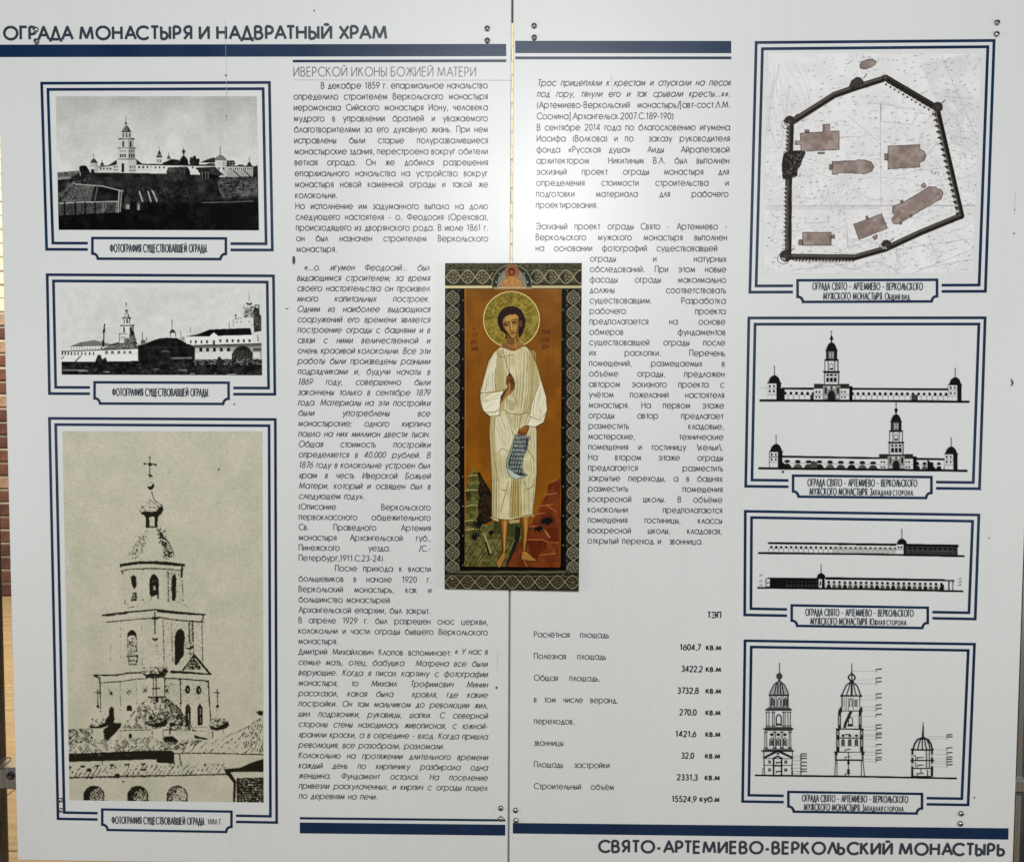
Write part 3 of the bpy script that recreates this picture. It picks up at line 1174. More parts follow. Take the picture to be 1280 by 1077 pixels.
    for k in range(240):
        x, y = rr.uniform(430, 1180), rr.uniform(838, 905)
        c.line([(x, y), (x + rr.uniform(-14, 14), y + rr.uniform(-8, 8))], .9, g(rr.choice([22, 60, 190, 160])), .75)
    for k in range(300):
        x, y = rr.uniform(-1120, 1180), rr.uniform(880, 1022)
        c.line([(x, y), (x + rr.uniform(6, 60), y + rr.uniform(-5, 5))], .6, g(rr.choice([12, 40, 75, 95])), .5)
    for x, y, L in ((-1050, 965, 260), (-880, 975, 120), (-600, 985, 80), (160, 830, 240), (260, 968, 90), (-30, 960, 60), (370, 1005, 60), (650, 1005, 20), (780, 1010, 120)):
        for q in range(4):
            c.line([(x + rr.uniform(0, 30), y + rr.uniform(-8, 8)), (x + L, y + rr.uniform(-10, 8))], .8, g(rr.uniform(95, 175)), .6)
    c.poly_noise([(690, 830), (712, 808), (735, 832), (760, 960), (700, 975), (680, 900)], g(24), g(62), 1, 61)
    c.plain()
    c.a = np.where(c.a < 120, 120 * (np.clip(c.a, 0, 120) / 120) ** 1.25, c.a)
    dk = np.clip((110 - c.a) / 60, 0, 1)
    c.a = np.clip(c.a + dk * (fractal(c.h, c.w, 20, 64, 4)[..., None] - .45) * 46, 4, 255)
    c.grain(10, 1.6, 63)
    c.grain(12, .8, 62)
    c.blur(1)
    c.sharpen(.6)
    return c


def paint_tower_photo():
    """High-contrast sepia print of the gate tower: ink drawn first, then roughened."""
    K = Canvas(76, 536, 333, 1005, 2, (0, 0, 0))
    k1 = (255, 255, 255)

    def L(pts, w, v=1.0):
        K.line(pts, w, k1, v)

    def Pn(pts, v=1.0):
        K.poly(pts, k1, v)

    def hatch(poly, dx, dy, step, w, v):
        sl, m = K.mask(poly)
        gy, gx = np.mgrid[sl[0], sl[1]]
        L0 = math.hypot(dx, dy)
        ph = (gx * dy - gy * dx) / L0 / K.ss
        wob = smooth_noise(m.shape[0], m.shape[1], 9 * K.ss, 71) * 3
        on = (np.mod(ph + wob, step) < w).astype(float)
        brk = smooth_noise(m.shape[0], m.shape[1], 3 * K.ss, 72)
        K._blend(sl, m * on * np.clip((brk - .25) * 2.4, 0, 1), k1, v)
    E_ = (110, 540, 5.983)
    F_ = (90, 700, 5.985)
    G_ = (75, 850, 4.923)
    K.zoom(*E_)
    L([(463, 178), (463, 345)], .75)
    L([(418, 236), (512, 240)], 1.0)
    for x, y, r in ((463, 190, 7), (425, 237, 8), (505, 243, 9), (465, 240, 14), (467, 325, 11)):
        K.oval(x, y, r, r, k1)
    L([(448, 318), (486, 330)], .8)
    Pn([(444, 398), (455, 405), (470, 405), (492, 378), (496, 402), (488, 422), (468, 432), (450, 420)])
    K.circle(469, 402, 25, 28, .5, k1, .35)
    L([(478, 440), (486, 480), (500, 512), (530, 532), (556, 550), (562, 575)], .8, .85)
    L([(464, 440), (458, 490), (440, 530), (405, 548), (388, 575)], .4, .3)
    Pn([(386, 575), (395, 600), (425, 590), (480, 595), (515, 590), (530, 560), (556, 556), (562, 585), (548, 612), (520, 628), (420, 620), (395, 606)])
    Pn([(432, 625), (458, 630), (462, 712), (436, 718)])
    Pn([(498, 628), (524, 622), (520, 712), (500, 714)])
    L([(430, 628), (530, 626)], 1.6)
    L([(436, 706), (520, 708)], 1.4)
    L([(470, 640), (466, 700)], .4, .4)
    L([(445, 735), (380, 795), (345, 860), (320, 940)], .7, .45)
    L([(515, 720), (560, 775), (600, 820), (630, 870), (650, 940)], .9, .7)
    L([(540, 780), (570, 860), (580, 930)], .8, .6)
    rr = np.random.default_rng(12)
    for k in range(90):
        t = rr.random()
        x = 535 + 75 * t + rr.normal(0, 16)
        y = 730 + 210 * t + rr.normal(0, 10)
        K.oval(x, y, rr.uniform(3, 9), rr.uniform(3, 8), k1, .6)
    for k in range(60):
        t = rr.random()
        x = 430 - 110 * t + rr.normal(0, 22)
        y = 750 + 190 * t + rr.normal(0, 12)
        K.oval(x, y, rr.uniform(2, 6), rr.uniform(2, 5), k1, .4)
    Pn([(236, 985), (330, 970), (400, 962), (480, 962), (600, 968), (725, 985), (728, 1002), (640, 998), (480, 984), (380, 985), (300, 996), (250, 1004), (245, 1020)])
    L([(250, 1035), (330, 1022), (480, 1018), (600, 1022), (700, 1034)], 1.1)
    L([(252, 1035), (262, 1055)], 1.4)
    L([(705, 1010), (700, 1077)], 2.4)
    for x, y in ((978, 278), (60, 568), (250, 545), (610, 300)):
        K.oval(x, y, 6 if x == 978 else 3, 7 if x == 978 else 3, k1, .9)
    # belfry
    K.zoom(*F_)
    for pts, v in (([(440, 125), (462, 108), (482, 125), (484, 190), (470, 215), (450, 190)], .85), ([(455, 240), (485, 235), (488, 300), (440, 305)], .6)):
        Pn(pts, v)
    Pn([(582, 250), (582, 140), (598, 110), (614, 102), (632, 112), (648, 140), (650, 290), (640, 290), (636, 255), (610, 270), (590, 268)])
    K.poly([(612, 185), (622, 185), (630, 220), (604, 222)], (0, 0, 0), .8)
    K.line([(600, 155), (640, 152)], .7, (0, 0, 0), .8)
    L([(592, 270), (594, 300)], .5, .5)
    Pn([(744, 145), (756, 108), (770, 104), (782, 130), (776, 300), (750, 302)], .95)
    L([(720, 90), (722, 310)], .8, .7)
    L([(822, 90), (832, 310)], .7, .55)
    L([(532, 65), (534, 100)], .8, .6)
    L([(720, 75), (720, 130)], .9, .5)
    for a, b in (((380, 320), (420, 330)), ((420, 355), (490, 340)), ((530, 290), (545, 320)), ((840, 330), (862, 345)), ((395, 300), (400, 325))):
        L([a, b], .8, .55)
    # second stage
    L([(228, 410), (400, 388), (560, 375), (632, 366)], 1.8)
    L([(240, 418), (420, 396)], .9, .8)
    Pn([(632, 364), (800, 382), (1008, 402), (980, 412), (800, 402), (640, 386)])
    L([(258, 462), (360, 452), (500, 438), (622, 430)], 1.2, .9)
    L([(640, 424), (740, 440), (860, 452), (985, 460)], 1.3)
    L([(984, 412), (972, 460)], 1.2)
    for x, v in ((285, .25), (362, .35), (520, .3)):
        L([(x, 455), (x + 6, 790)], .5, v)
    for x, v in ((682, .75), (745, .6), (880, .55), (905, .8), (972, .85)):
        L([(x, 445), (x + 8, 770 if x != 972 else 760)], .8, v)
    L([(620, 390), (622, 545)], 1.2)
    K.oval(624, 432, 34, 12, k1, .6)
    L([(596, 432), (655, 428)], 1)
    Pn([(602, 578), (622, 585), (645, 576), (640, 596), (622, 602), (606, 594)])
    L([(622, 600), (612, 690)], .4, .25)
    L([(632, 600), (640, 690)], .4, .25)
    Pn([(412, 580), (418, 540), (436, 522), (460, 522), (480, 542), (486, 575), (460, 560), (435, 562)])
    Pn([(412, 580), (486, 575), (488, 780), (418, 780)], .22)
    L([(414, 580), (420, 720)], .5, .5)
    L([(486, 575), (486, 720)], .5, .5)
    L([(414, 716), (492, 712)], 1.4)
    L([(424, 730), (426, 778), (488, 776), (490, 716)], .9, .8)
    L([(424, 752), (488, 748)], .7, .6)
    Pn([(770, 590), (776, 545), (796, 516), (818, 512), (838, 530), (846, 575), (838, 640), (838, 705), (785, 780), (768, 780)])
    K.circle(876, 640, 30, 26, .6, k1, .5)
    Pn([(852, 650), (880, 655), (908, 628), (908, 655), (886, 666), (862, 662)])
    L([(876, 455), (876, 605)], 1.0, .75)
    L([(898, 460), (900, 600)], 1.0, .7)
    L([(840, 690), (912, 700)], .5, .4)
    # pediment stage
    L([(165, 858), (330, 858), (420, 842), (520, 838)], 1.7, .95)
    L([(165, 862), (205, 880), (210, 915)], 1.2, .9)
    L([(205, 915), (360, 905), (480, 888), (560, 882)], 1.1, .85)
    Pn([(735, 822), (830, 828), (900, 832), (1035, 848), (1038, 856), (900, 848), (735, 842)])
    L([(830, 822), (912, 710), (1038, 850)], 1.9)
    L([(920, 712), (1030, 845)], 2.4)
    Pn([(850, 815), (910, 728), (985, 818)], .55)
    L([(690, 880), (860, 888), (1020, 902)], 1.4)
    L([(700, 885), (700, 900)], 1)
    Pn([(520, 838), (560, 850), (600, 842), (650, 848), (700, 800), (720, 830), (690, 876), (600, 882), (560, 878)], .75)
    L([(640, 800), (655, 840)], 1.2)
    for k in range(70):
        K.oval(rr.uniform(520, 720), rr.uniform(795, 840), rr.uniform(2, 6), rr.uniform(2, 6), k1, .6)
    L([(210, 915), (214, 1077)], .9, .8)
    L([(810, 888), (818, 1077)], 1.0, .75)
    L([(1022, 905), (1030, 1077)], 1.2, .9)
    for x, v in ((362, .3), (485, .3)):
        L([(x, 900), (x, 1077)], .5, v)
    for x, y, v in ((292, 985, .8), (428, 975, .5), (545, 965, .7), (712, 965, .8)):
        K.circle(x, y, 16, 28, .7, k1, v * .7)
        Pn([(x - 4, y - 8), (x + 10, y), (x + 8, y + 22), (x - 8, y + 12)], v)
    for x, y in ((866, 965), (948, 970)):
        K.oval(x, y, 19, 32, k1)
        K.oval(x + 4, y, 6, 16, (0, 0, 0), .6)
    # lower roofs
    K.zoom(*G_)
    L([(592, -20), (594, 110)], 1.2)
    L([(572, 48), (616, 50)], 1.3)
    K.oval(598, 118, 10, 18, k1)
    L([(576, -20), (574, 90)], 1.0, .8)
    L([(645, -20), (645, 100)], 1.0, .8)
    L([(545, 102), (650, 100)], 1.6, .9)
    L([(245, -20), (252, 190)], .9, .8)
    L([(372, 0), (374, 210)], .5, .35)
    L([(742, 0), (742, 190)], .9, .7)
    L([(912, 0), (928, 250)], 1.2, .9)
    for x, y, rx, ry in ((318, 190, 15, 32), (428, 168, 16, 18)):
        Pn([(x - rx, y + ry), (x - rx, y - ry * .5), (x, y - ry), (x + rx, y - ry * .4), (x + rx, y + ry)], .9)
    for x in (788, 862):
        Pn([(x - 16, 225), (x - 16, 165), (x, 140), (x + 17, 168), (x + 17, 240), (x + 15, 275), (x - 14, 275)])
        K.line([(x + 2, 170), (x + 4, 265)], 1.0, (0, 0, 0), .7)
        K.line([(x - 8, 205), (x + 12, 205)], .7, (0, 0, 0), .5)
    for x, y in ((232, 60), (968, 60)):
        L([(x, y - 4), (x + 2, y + 110)], .9)
        L([(x - 18, y + 14), (x + 20, y + 16)], 1.0)
        K.oval(x + 2, y + 98, 9, 9, k1)
    L([(968, 160), (960, 235)], .5, .5)
    # central cupola
    cup = [(385, 295), (430, 220), (500, 140), (560, 102), (648, 102), (720, 150), (780, 230), (822, 300), (640, 298)]
    hatch(cup, 1, 1.5, 1.9, .85, .7)
    hatch(cup, -1, 1.2, 2.3, .8, .5)
    hatch([(640, 110), (720, 150), (822, 300), (660, 300)], 1, 2, 1.7, .9, .8)
    L([(385, 298), (450, 200), (545, 104)], .7, .5)
    L([(648, 104), (740, 180), (822, 302)], .8, .7)
    Pn([(540, 255), (565, 268), (620, 258), (660, 232), (664, 262), (645, 282), (600, 288), (556, 280)])
    for k in range(80):
        K.oval(rr.uniform(545, 660), rr.uniform(195, 262), rr.uniform(2, 5), rr.uniform(2, 6), k1, .55)
    L([(372, 308), (560, 302), (830, 306)], 1.0, .7)
    L([(372, 308), (372, 360)], .7, .6)
    K.rect(570, 300, 636, 352, (0, 0, 0))
    L([(568, 300), (568, 355)], .7, .6)
    L([(636, 296), (636, 375)], .8, .6)
    Pn([(424, 330), (434, 324), (444, 332), (444, 355), (424, 355)])
    Pn([(640, 345), (690, 340), (732, 372), (720, 382), (640, 375)])
    K.oval(690, 270, 17, 12, k1)
    L([(684, 285), (676, 330)], 1.5)
    # side cupolas
    Pn([(180, 276), (230, 284), (275, 260), (290, 225), (300, 240), (292, 280), (250, 294), (185, 292)], .9)
    for k in range(50):
        K.oval(rr.uniform(185, 290), rr.uniform(235, 280), rr.uniform(2, 4), rr.uniform(2, 5), k1, .5)
    K.rect(202, 296, 268, 365, (0, 0, 0))
    L([(202, 298), (202, 366)], .8, .6)
    L([(270, 296), (270, 366)], .8, .6)
    Pn([(290, 225), (320, 205), (338, 230), (332, 262), (380, 262), (376, 285), (300, 365), (272, 362), (272, 300), (295, 280)], .85)
    Pn([(918, 275), (960, 290), (1000, 270), (1035, 250), (1040, 272), (1020, 296), (970, 308), (928, 300)], .9)
    for k in range(90):
        K.oval(rr.uniform(920, 1040), rr.uniform(235, 285), rr.uniform(2, 5), rr.uniform(2, 6), k1, .5)
    L([(830, 290), (915, 286)], .8, .6)
    L([(820, 310), (920, 312), (920, 350)], .8, .6)
    Pn([(828, 335), (860, 345), (905, 355), (905, 365), (828, 352)], .9)
    L([(940, 310), (940, 355)], 1.0, .7)
    L([(1005, 308), (1008, 330)], .8, .6)
    # tiled roofs
    roofL = [(45, 305), (200, 300), (202, 368), (372, 362), (560, 345), (640, 380), (730, 384), (930, 350), (760, 425), (600, 428), (400, 436), (50, 448)]
    hatch(roofL, 1, -.85, 2.6, 1.15, .8)
    hatch([(45, 305), (200, 300), (202, 368), (50, 400)], 1, -.9, 2.0, 1.0, .7)
    hatch([(600, 380), (930, 350), (760, 425), (600, 428)], 1, -.4, 1.8, .8, .7)
    L([(45, 303), (180, 298)], .9, .7)
    Pn([(50, 450), (300, 440), (560, 430), (690, 432), (705, 445), (702, 510), (600, 505), (592, 484), (260, 494), (52, 500)])
    L([(100, 470), (560, 455)], .5, .3)
    for x in (90, 170, 235, 330, 400):
        K.line([(x, 455), (x + 26, 462)], .7, (0, 0, 0), .55)
    L([(262, 490), (262, 520)], 1.1, .9)
    for x, y in ((55, 532), (140, 527), (228, 524), (320, 520), (412, 516), (512, 514)):
        Pn([(x - 14, y - 4), (x + 15, y - 6), (x + 16, y + 6), (x - 12, y + 6)], .9)
    roofF = [(55, 540), (300, 526), (700, 515), (1010, 508), (1040, 575), (600, 586), (55, 600)]
    hatch(roofF, 1, -1.5, 4.6, 1.0, .8)
    hatch(roofF, 1, -.6, 3.4, .6, .35)
    L([(55, 598), (400, 588), (700, 584), (1030, 576)], 1.5, .95)
    L([(60, 606), (300, 598), (640, 592)], 1.2, .35)
    for x, y, rx, ry in ((180, 550, 16, 11), (356, 585, 14, 15), (512, 548, 20, 6), (390, 620, 8, 7)):
        K.oval(x, y, rx, ry, k1, .9 if y < 600 else .4)
    roofR = [(705, 448), (820, 395), (1000, 345), (1120, 300), (1200, 250), (1250, 225), (1252, 452), (900, 446)]
    hatch(roofR, 1, -.95, 6.0, .9, .65)
    hatch([(1120, 300), (1250, 225), (1252, 440), (1130, 420)], .5, -1.4, 3.2, 1.1, .75)
    L([(705, 448), (900, 446), (1060, 450), (1252, 456)], 1.2, .9)
    L([(700, 452), (705, 515)], .8, .7)
    L([(735, 455), (746, 520)], 1.2, .85)
    L([(1010, 352), (1130, 300), (1245, 225)], .7, .4)
    Pn([(1208, 195), (1225, 185), (1250, 188), (1250, 215), (1225, 212)])
    # dark gable at the right
    Pn([(1008, 545), (1110, 535), (1190, 500), (1255, 482), (1255, 560), (1090, 560), (1050, 565), (1085, 620), (1078, 748), (1066, 748), (1068, 628), (1030, 580)])
    K.rect(1090, 575, 1256, 600, (0, 0, 0))
    Pn([(1092, 600), (1256, 596), (1256, 756), (1092, 752)], .72)
    for y in np.arange(612, 752, 15):
        K.line([(1094, y), (1256, y - 2)], .7, (0, 0, 0), .5)
    L([(1092, 600), (1092, 752)], 1.5)
    # round windows of the front
    for x in (210, 480, 722):
        arcp = [(x - 60, 745)] + [(x + 60 * math.cos(t), 706 - 56 * math.sin(t)) for t in np.linspace(math.pi, 0, 15)] + [(x + 60, 745)]
        Pn(arcp, .62 if x < 700 else .35)
        K.line(arcp, 1.8, k1, .9)
        for q in range(-3, 4):
            K.line([(x + 16 * q - 18, 660), (x + 16 * q + 24, 745)], .7, (0, 0, 0), .65)
            K.line([(x + 16 * q + 22, 660), (x + 16 * q - 20, 745)], .7, (0, 0, 0), .55)
        Pn([(x - 60, 745), (x - 58, 690), (x - 30, 655), (x, 650), (x + 20, 656), (x - 20, 690), (x - 34, 745)], .7 if x < 700 else .3)
    K.zoom(*E_)
    Pn([(386, 575), (400, 548), (440, 530), (464, 490), (480, 490), (500, 515), (556, 550), (562, 585), (400, 600)], .16)
    Pn([(515, 720), (600, 800), (650, 945), (575, 955), (545, 800)], .22)
    Pn([(445, 735), (380, 795), (330, 945), (400, 955), (430, 820)], .12)
    K.zoom(*F_)
    for pts, v in (([(700, 70), (835, 90), (838, 320), (715, 320)], .10), ([(680, 440), (985, 460), (980, 790), (690, 790)], .07), ([(700, 890), (1022, 905), (1030, 1077), (700, 1077)], .07), ([(375, 70), (530, 62), (530, 310), (395, 320)], .04), ([(520, 600), (690, 600), (690, 840), (520, 840)], .05)):
        Pn(pts, v)
    K.plain()
    K.blur(1)
    d = K.a[..., 0] / 255.0
    n = fractal(K.h, K.w, 2.3, 81, 2)
    n = np.argsort(np.argsort(n.ravel())).reshape(n.shape) / n.size
    d = np.clip((d * 1.24 - n * .92) / .26 + .30, 0, 1) * np.clip(d * 9, 0, 1)
    sp = np.clip((fractal(K.h, K.w, 2.0, 85, 1) - .90) * 9, 0, 1) * .30
    d = np.maximum(d, sp)
    base = np.zeros_like(K.a)
    t = np.linspace(0, 1, K.h)[:, None, None]
    base[:] = np.array([186, 183, 164.]) * (1 - t) + np.array([180, 176, 156.]) * t
    base += (fractal(K.h, K.w, 44, 86)[..., None] - .5) * np.array([22, 14, 20])
    base += (fractal(K.h, K.w, 3, 87, 2)[..., None] - .5) * 22
    K.a = base * (1 - d[..., None]) + np.array([31, 28, 20.]) * d[..., None]
    return K


def paint_site_plan():
    c = Canvas(952, 64, 1232, 348, 3, (213, 212, 212))
    c.a += (fractal(c.h, c.w, 60, 91)[..., None] - .5) * np.array([18, 20, 19])
    c.poly_noise([(1150, 80), (1232, 64), (1232, 200), (1190, 180)], (190, 186, 188), (212, 210, 211), 14, 92, .5)
    rr = np.random.default_rng(21)
    # contour lines
    for k in range(9):
        x0 = 957 + k * 5
        c.line([(x0 + 6 * math.sin(.9 * k + t / 17) + t * .05 * k, 80 + t) for t in np.linspace(0, 108 - 6 * k, 14)], .7, (165, 163, 165), .45)
    for k in range(10):
        pts = [(990 + 7 * k + 5 * math.sin(t * 2.1 + k), 206 + 26 * t + 3 * k + 4 * math.cos(3 * t + k)) for t in np.linspace(0, 1.3, 12)]
        c.line(pts, .5, (150, 148, 150), .55)
    for k in range(9):
        pts = [(957 + 5 * t + k, 230 + 11 * k + 4 * math.sin(t + k)) for t in np.linspace(0, 6, 8)]
        c.line(pts, .5, (150, 148, 150), .5)
    for k in range(11):
        x, y = rr.uniform(1010, 1180), rr.uniform(150, 300)
        a = rr.uniform(0, 3)
        c.line([(x + 20 * t * math.cos(a) + 4 * math.sin(3 * t + k), y + 20 * t * math.sin(a) + 3 * math.cos(2 * t)) for t in np.linspace(0, 2.4, 10)], .5, (152, 150, 152), .6)
    for a, b in (((1176, 68), (1228, 190)), ((1100, 128), (1102, 330)), ((1160, 295), (1175, 330)), ((1182, 330), (1186, 345)), ((1084, 128), (1150, 138)),
                 ((1180, 121), (1215, 124)), ((1060, 145), (1096, 176)), ((1215, 245), (1228, 205)), ((1120, 312), (1230, 296)), ((1140, 342), (1232, 305)), ((1150, 336), (1228, 322)), ((990, 338), (1060, 330)), ((1102, 130), (1100, 152)), ((1195, 225), (1232, 214))):
        c.line([a, b], .6, (150, 147, 148), .7)
    for pts in ([(1101, 150), (1101, 128), (1118, 132)], [(1101, 130), (1101, 152), (1140, 156), (1148, 140)], [(1035, 268), (1036, 278), (1005, 279)], [(988, 288), (1000, 289)], [(1058, 278), (1060, 310), (1090, 300)]):
        c.line(pts, .7, (140, 136, 138), .7)
    # spot heights: rows of tiny slanted marks
    for gy in np.arange(72, 344, 8.0):
        for gx in np.arange(960, 1228, 9.5):
            if rr.random() < .25 or (gx < 1010 and gy < 150 and rr.random() < .75):
                continue
            x, y = gx + rr.uniform(-4, 4), gy + rr.uniform(-4, 4)
            Ln = rr.uniform(2, 5.5)
            v = rr.uniform(110, 185)
            sl_ = rr.uniform(.1, .55)
            c.line([(x, y), (x + Ln * .4, y - Ln * sl_ * .6), (x + Ln * .5, y - Ln * .05), (x + Ln, y - Ln * sl_)], .6, (v, v - 3, v - 2), .8)
            if rr.random() < .4:
                c.oval(x + Ln * .5, y - 1.2, .55, .55, (105, 102, 104), .9)
    for k in range(1100):
        x, y = rr.uniform(958, 1226), rr.uniform(120, 342)
        c.line([(x, y), (x + rr.uniform(-3, 5), y + rr.uniform(-3, 3))], .5, (150, 147, 148), .6)
    for k in range(26):
        x, y = rr.uniform(995, 1190), rr.uniform(150, 330)
        a, b = rr.uniform(-.6, .6), rr.uniform(0, 6)
        ln = rr.uniform(14, 46)
        c.line([(x + ln * t * math.cos(a) + 3 * math.sin(4 * t + b), y + ln * t * math.sin(a) + 3.5 * math.cos(3 * t + b)) for t in np.linspace(0, 1, 14)], .5, (148, 145, 147), .7)
    for k in range(12):
        c.line([(1180 + 4 * math.sin(t * 3 + k) + 30 * t, 100 + 12 * k + 18 * t + 3 * math.cos(4 * t + k)) for t in np.linspace(0, 1.3, 12)], .5, (160, 157, 158), .6)
        c.line([(958 + 3 * k + 4 * math.sin(t * 4 + k), 90 + 100 * t + 2 * k) for t in np.linspace(0, .8, 14)], .9, (178, 176, 178), .35)
        c.line([(1000 + 9 * k + 20 * t, 332 + 5 * math.sin(3 * t + k)) for t in np.linspace(0, 1.5, 9)], .5, (160, 157, 158), .6)
    # folds of the old sheet
    c.rect(957, 256.6, 1224, 257.8, (150, 148, 150), .75)
    c.rect(957, 258, 1100, 262, (190, 187, 188), .5)
    for x, y0, y1 in ((1060, 190, 255), (1118, 135, 200), (1121, 300, 345), (1198, 80, 200), (1150, 160, 240)):
        for q in range(26):
            xx, yy = x + rr.normal(0, 3), rr.uniform(y0, y1)
            c.line([(xx, yy), (xx + rr.uniform(-1, 1), yy + rr.uniform(4, 14))], 1.2, (168, 164, 166), .25)
    dark = (34, 31, 29)
    # precinct wall ribbons
    ring_ = [(988, 154), (1043, 119), (1072, 109), (1107, 98), (1170, 135), (1201, 270), (1150, 291), (1107, 311), (1068, 322), (985, 321), (985.5, 240), (988, 154)]

    def ribbon(pts, w):
        c.line(pts, w, dark)
        c.line([(x - .9, y - .9) for x, y in pts], w * .42, (84, 78, 73))
        c.line(pts, .7, (28, 25, 23))
    ribbon(ring_[0:4], 8.0)
    ribbon(ring_[3:6], 8.6)
    ribbon(ring_[5:10], 7.6)
    ribbon(ring_[9:12], 8.6)
    c.line([(1109, 99), (1172, 136), (1203, 268)], 2.8, (30, 27, 25))

    def teeth(a, b, n, off, r=1.7):
        a, b = np.array(a, float), np.array(b, float)
        d = (b - a) / np.hypot(*(b - a))
        nn = np.array([-d[1], d[0]]) * off
        for t in np.linspace(.02, .98, n):
            q = a + (b - a) * t + nn
            c.oval(q[0], q[1], r, r, (205, 203, 203), .75)
            q = a + (b - a) * (t + .35 / n) + nn * 1.45
            c.oval(q[0], q[1], r * .8, r * .8, (30, 28, 26), .95)
    teeth((1107, 100), (1168, 136), 12, 3.4)
    teeth((1170, 137), (1201, 266), 18, 3.6)
    teeth((985.5, 232), (984.5, 316), 16, 3.4, 1.0)
    teeth((988, 158), (987, 190), 7, 3.4, 1.0)
    teeth((992, 321), (1066, 322), 18, 3.9, 1.0)
    c.line([(991, 325.5), (1068, 326)], .8, (40, 37, 35))
    # towers on the wall
    for x, y, r, cut in ((987, 152, 7, 1), (1172, 134, 6.5, 0), (1108, 306, 6.2, 1), (982, 320, 7.5, 1)):
        c.oval(x, y, r, r, (42, 38, 36))
        for q in range(8):
            t = q * .785
            c.line([(x, y), (x + r * math.cos(t), y + r * math.sin(t))], .5, (85, 78, 74))
        if cut:
            c.circle(x - 3, y + 3.5, r * .95, r * .9, .7, (50, 46, 44))
            for q in range(4):
                c.oval(x - 5 + q * 1.4, y + 3 + (q % 2) * 1.6, .8, .8, (205, 203, 203))
        c.line([(x + r * .6, y - r * .6), (x + r * 1.45, y - r * 1.3)], 1.1, (35, 32, 30))
    c.poly([(1061, 108), (1064, 101), (1070, 96.5), (1076, 97), (1080, 103), (1078, 109), (1064, 111)], (44, 40, 38))
    for q in range(7):
        c.line([(1063 + q * 2.4, 109), (1068 + q * 1.4, 98)], .5, (90, 84, 80))
    c.line([(1079, 98), (1083, 94)], 1.0, (38, 35, 33))
    # gatehouse block
    gate = [(979, 193), (985, 189), (1000, 188), (1005, 186), (1007, 192), (1003, 200), (1001, 207), (997, 212), (997, 220), (988, 224), (978, 224), (977, 205)]
    c.poly(gate, (40, 36, 34))
    for k in range(70):
        x, y = rr.uniform(979, 1004), rr.uniform(190, 222)
        c.line([(x, y), (x + rr.uniform(-4, 4), y + rr.uniform(-3, 3))], .6, (rr.choice([150, 95, 20]),) * 3, .7)
    # buildings inside
    b0, b1, rim = (122, 107, 101), (154, 140, 133), (52, 38, 36)

    def house(pts, seed):
        c.poly_noise(pts, b0, b1, 9, seed)
        c.line(pts, .8, rim, 1, True)

    def q(*z):
        return [(920 + a / 2.761, b / 2.761) for a, b in z]
    house(q((222, 461), (300, 456), (300, 430), (323, 430), (323, 454), (356, 453), (355, 517), (224, 523), (224, 500), (203, 500), (203, 487), (222, 487)), 101)
    house(q((237, 458), (237, 449), (252, 449), (252, 457)), 102)
    house(q((332, 557), (350, 557), (410, 556), (416, 553), (446, 553), (466, 560), (476, 576), (468, 592), (450, 599), (410, 600), (405, 597), (352, 598), (350, 602), (332, 602)), 103)
    house(q((524, 505), (634, 500), (634, 516), (648, 522), (656, 538), (648, 556), (634, 561), (634, 577), (524, 584)), 104)
    house(q((540, 712), (575, 700), (640, 662), (664, 645), (690, 646), (693, 652), (706, 654), (714, 664), (712, 676), (707, 688), (690, 696), (560, 772), (545, 774), (536, 758), (548, 740), (540, 735)), 105)
    house(q((406, 775), (502, 738), (522, 788), (424, 827)), 106)
    house(q((230, 802), (328, 802), (328, 847), (230, 847)), 107)
    house(q((426, 228), (432, 214), (452, 207), (470, 204), (482, 213), (480, 224), (462, 234), (444, 240), (430, 237)), 108)
    house(q((471, 818), (486, 810), (487, 822), (478, 828)), 109)
    house(q((638, 640), (650, 632), (656, 644), (646, 650)), 110)
    for z in (((322, 569), (331, 569), (331, 586), (322, 586)), ((512, 531), (523, 531), (523, 553), (512, 553)), ((216, 829), (229, 828), (229, 846), (216, 846)), ((329, 813), (340, 813), (340, 823), (329, 823)), ((447, 747), (455, 745), (456, 754), (448, 755)), ((566, 694), (575, 690), (578, 698), (569, 702)), ((598, 742), (605, 739), (608, 748), (600, 751)), ((562, 768), (570, 764), (573, 773), (565, 776)), ((282, 526), (305, 526), (305, 532), (282, 532))):
        c.poly(q(*z), (120, 105, 100))
        c.line(q(*z), .7, (60, 45, 42), 1, True)
    for k in range(14):
        t = k * .45
        x, y = 1074 + 12 * math.cos(t) * 1.2, 80 + 9 * math.sin(t)
        c.line([(x, y), (1074 + 17 * math.cos(t) * 1.2, 80 + 13 * math.sin(t))], .5, (150, 147, 148), .8)
    for k in range(12):
        c.oval(rr.uniform(1163, 1174), rr.uniform(210, 221), .6, .6, (70, 66, 66))
    c.grain(12, 1.0, 111)
    c.sharpen(.5)
    return c


INKB = (10, 9, 9)


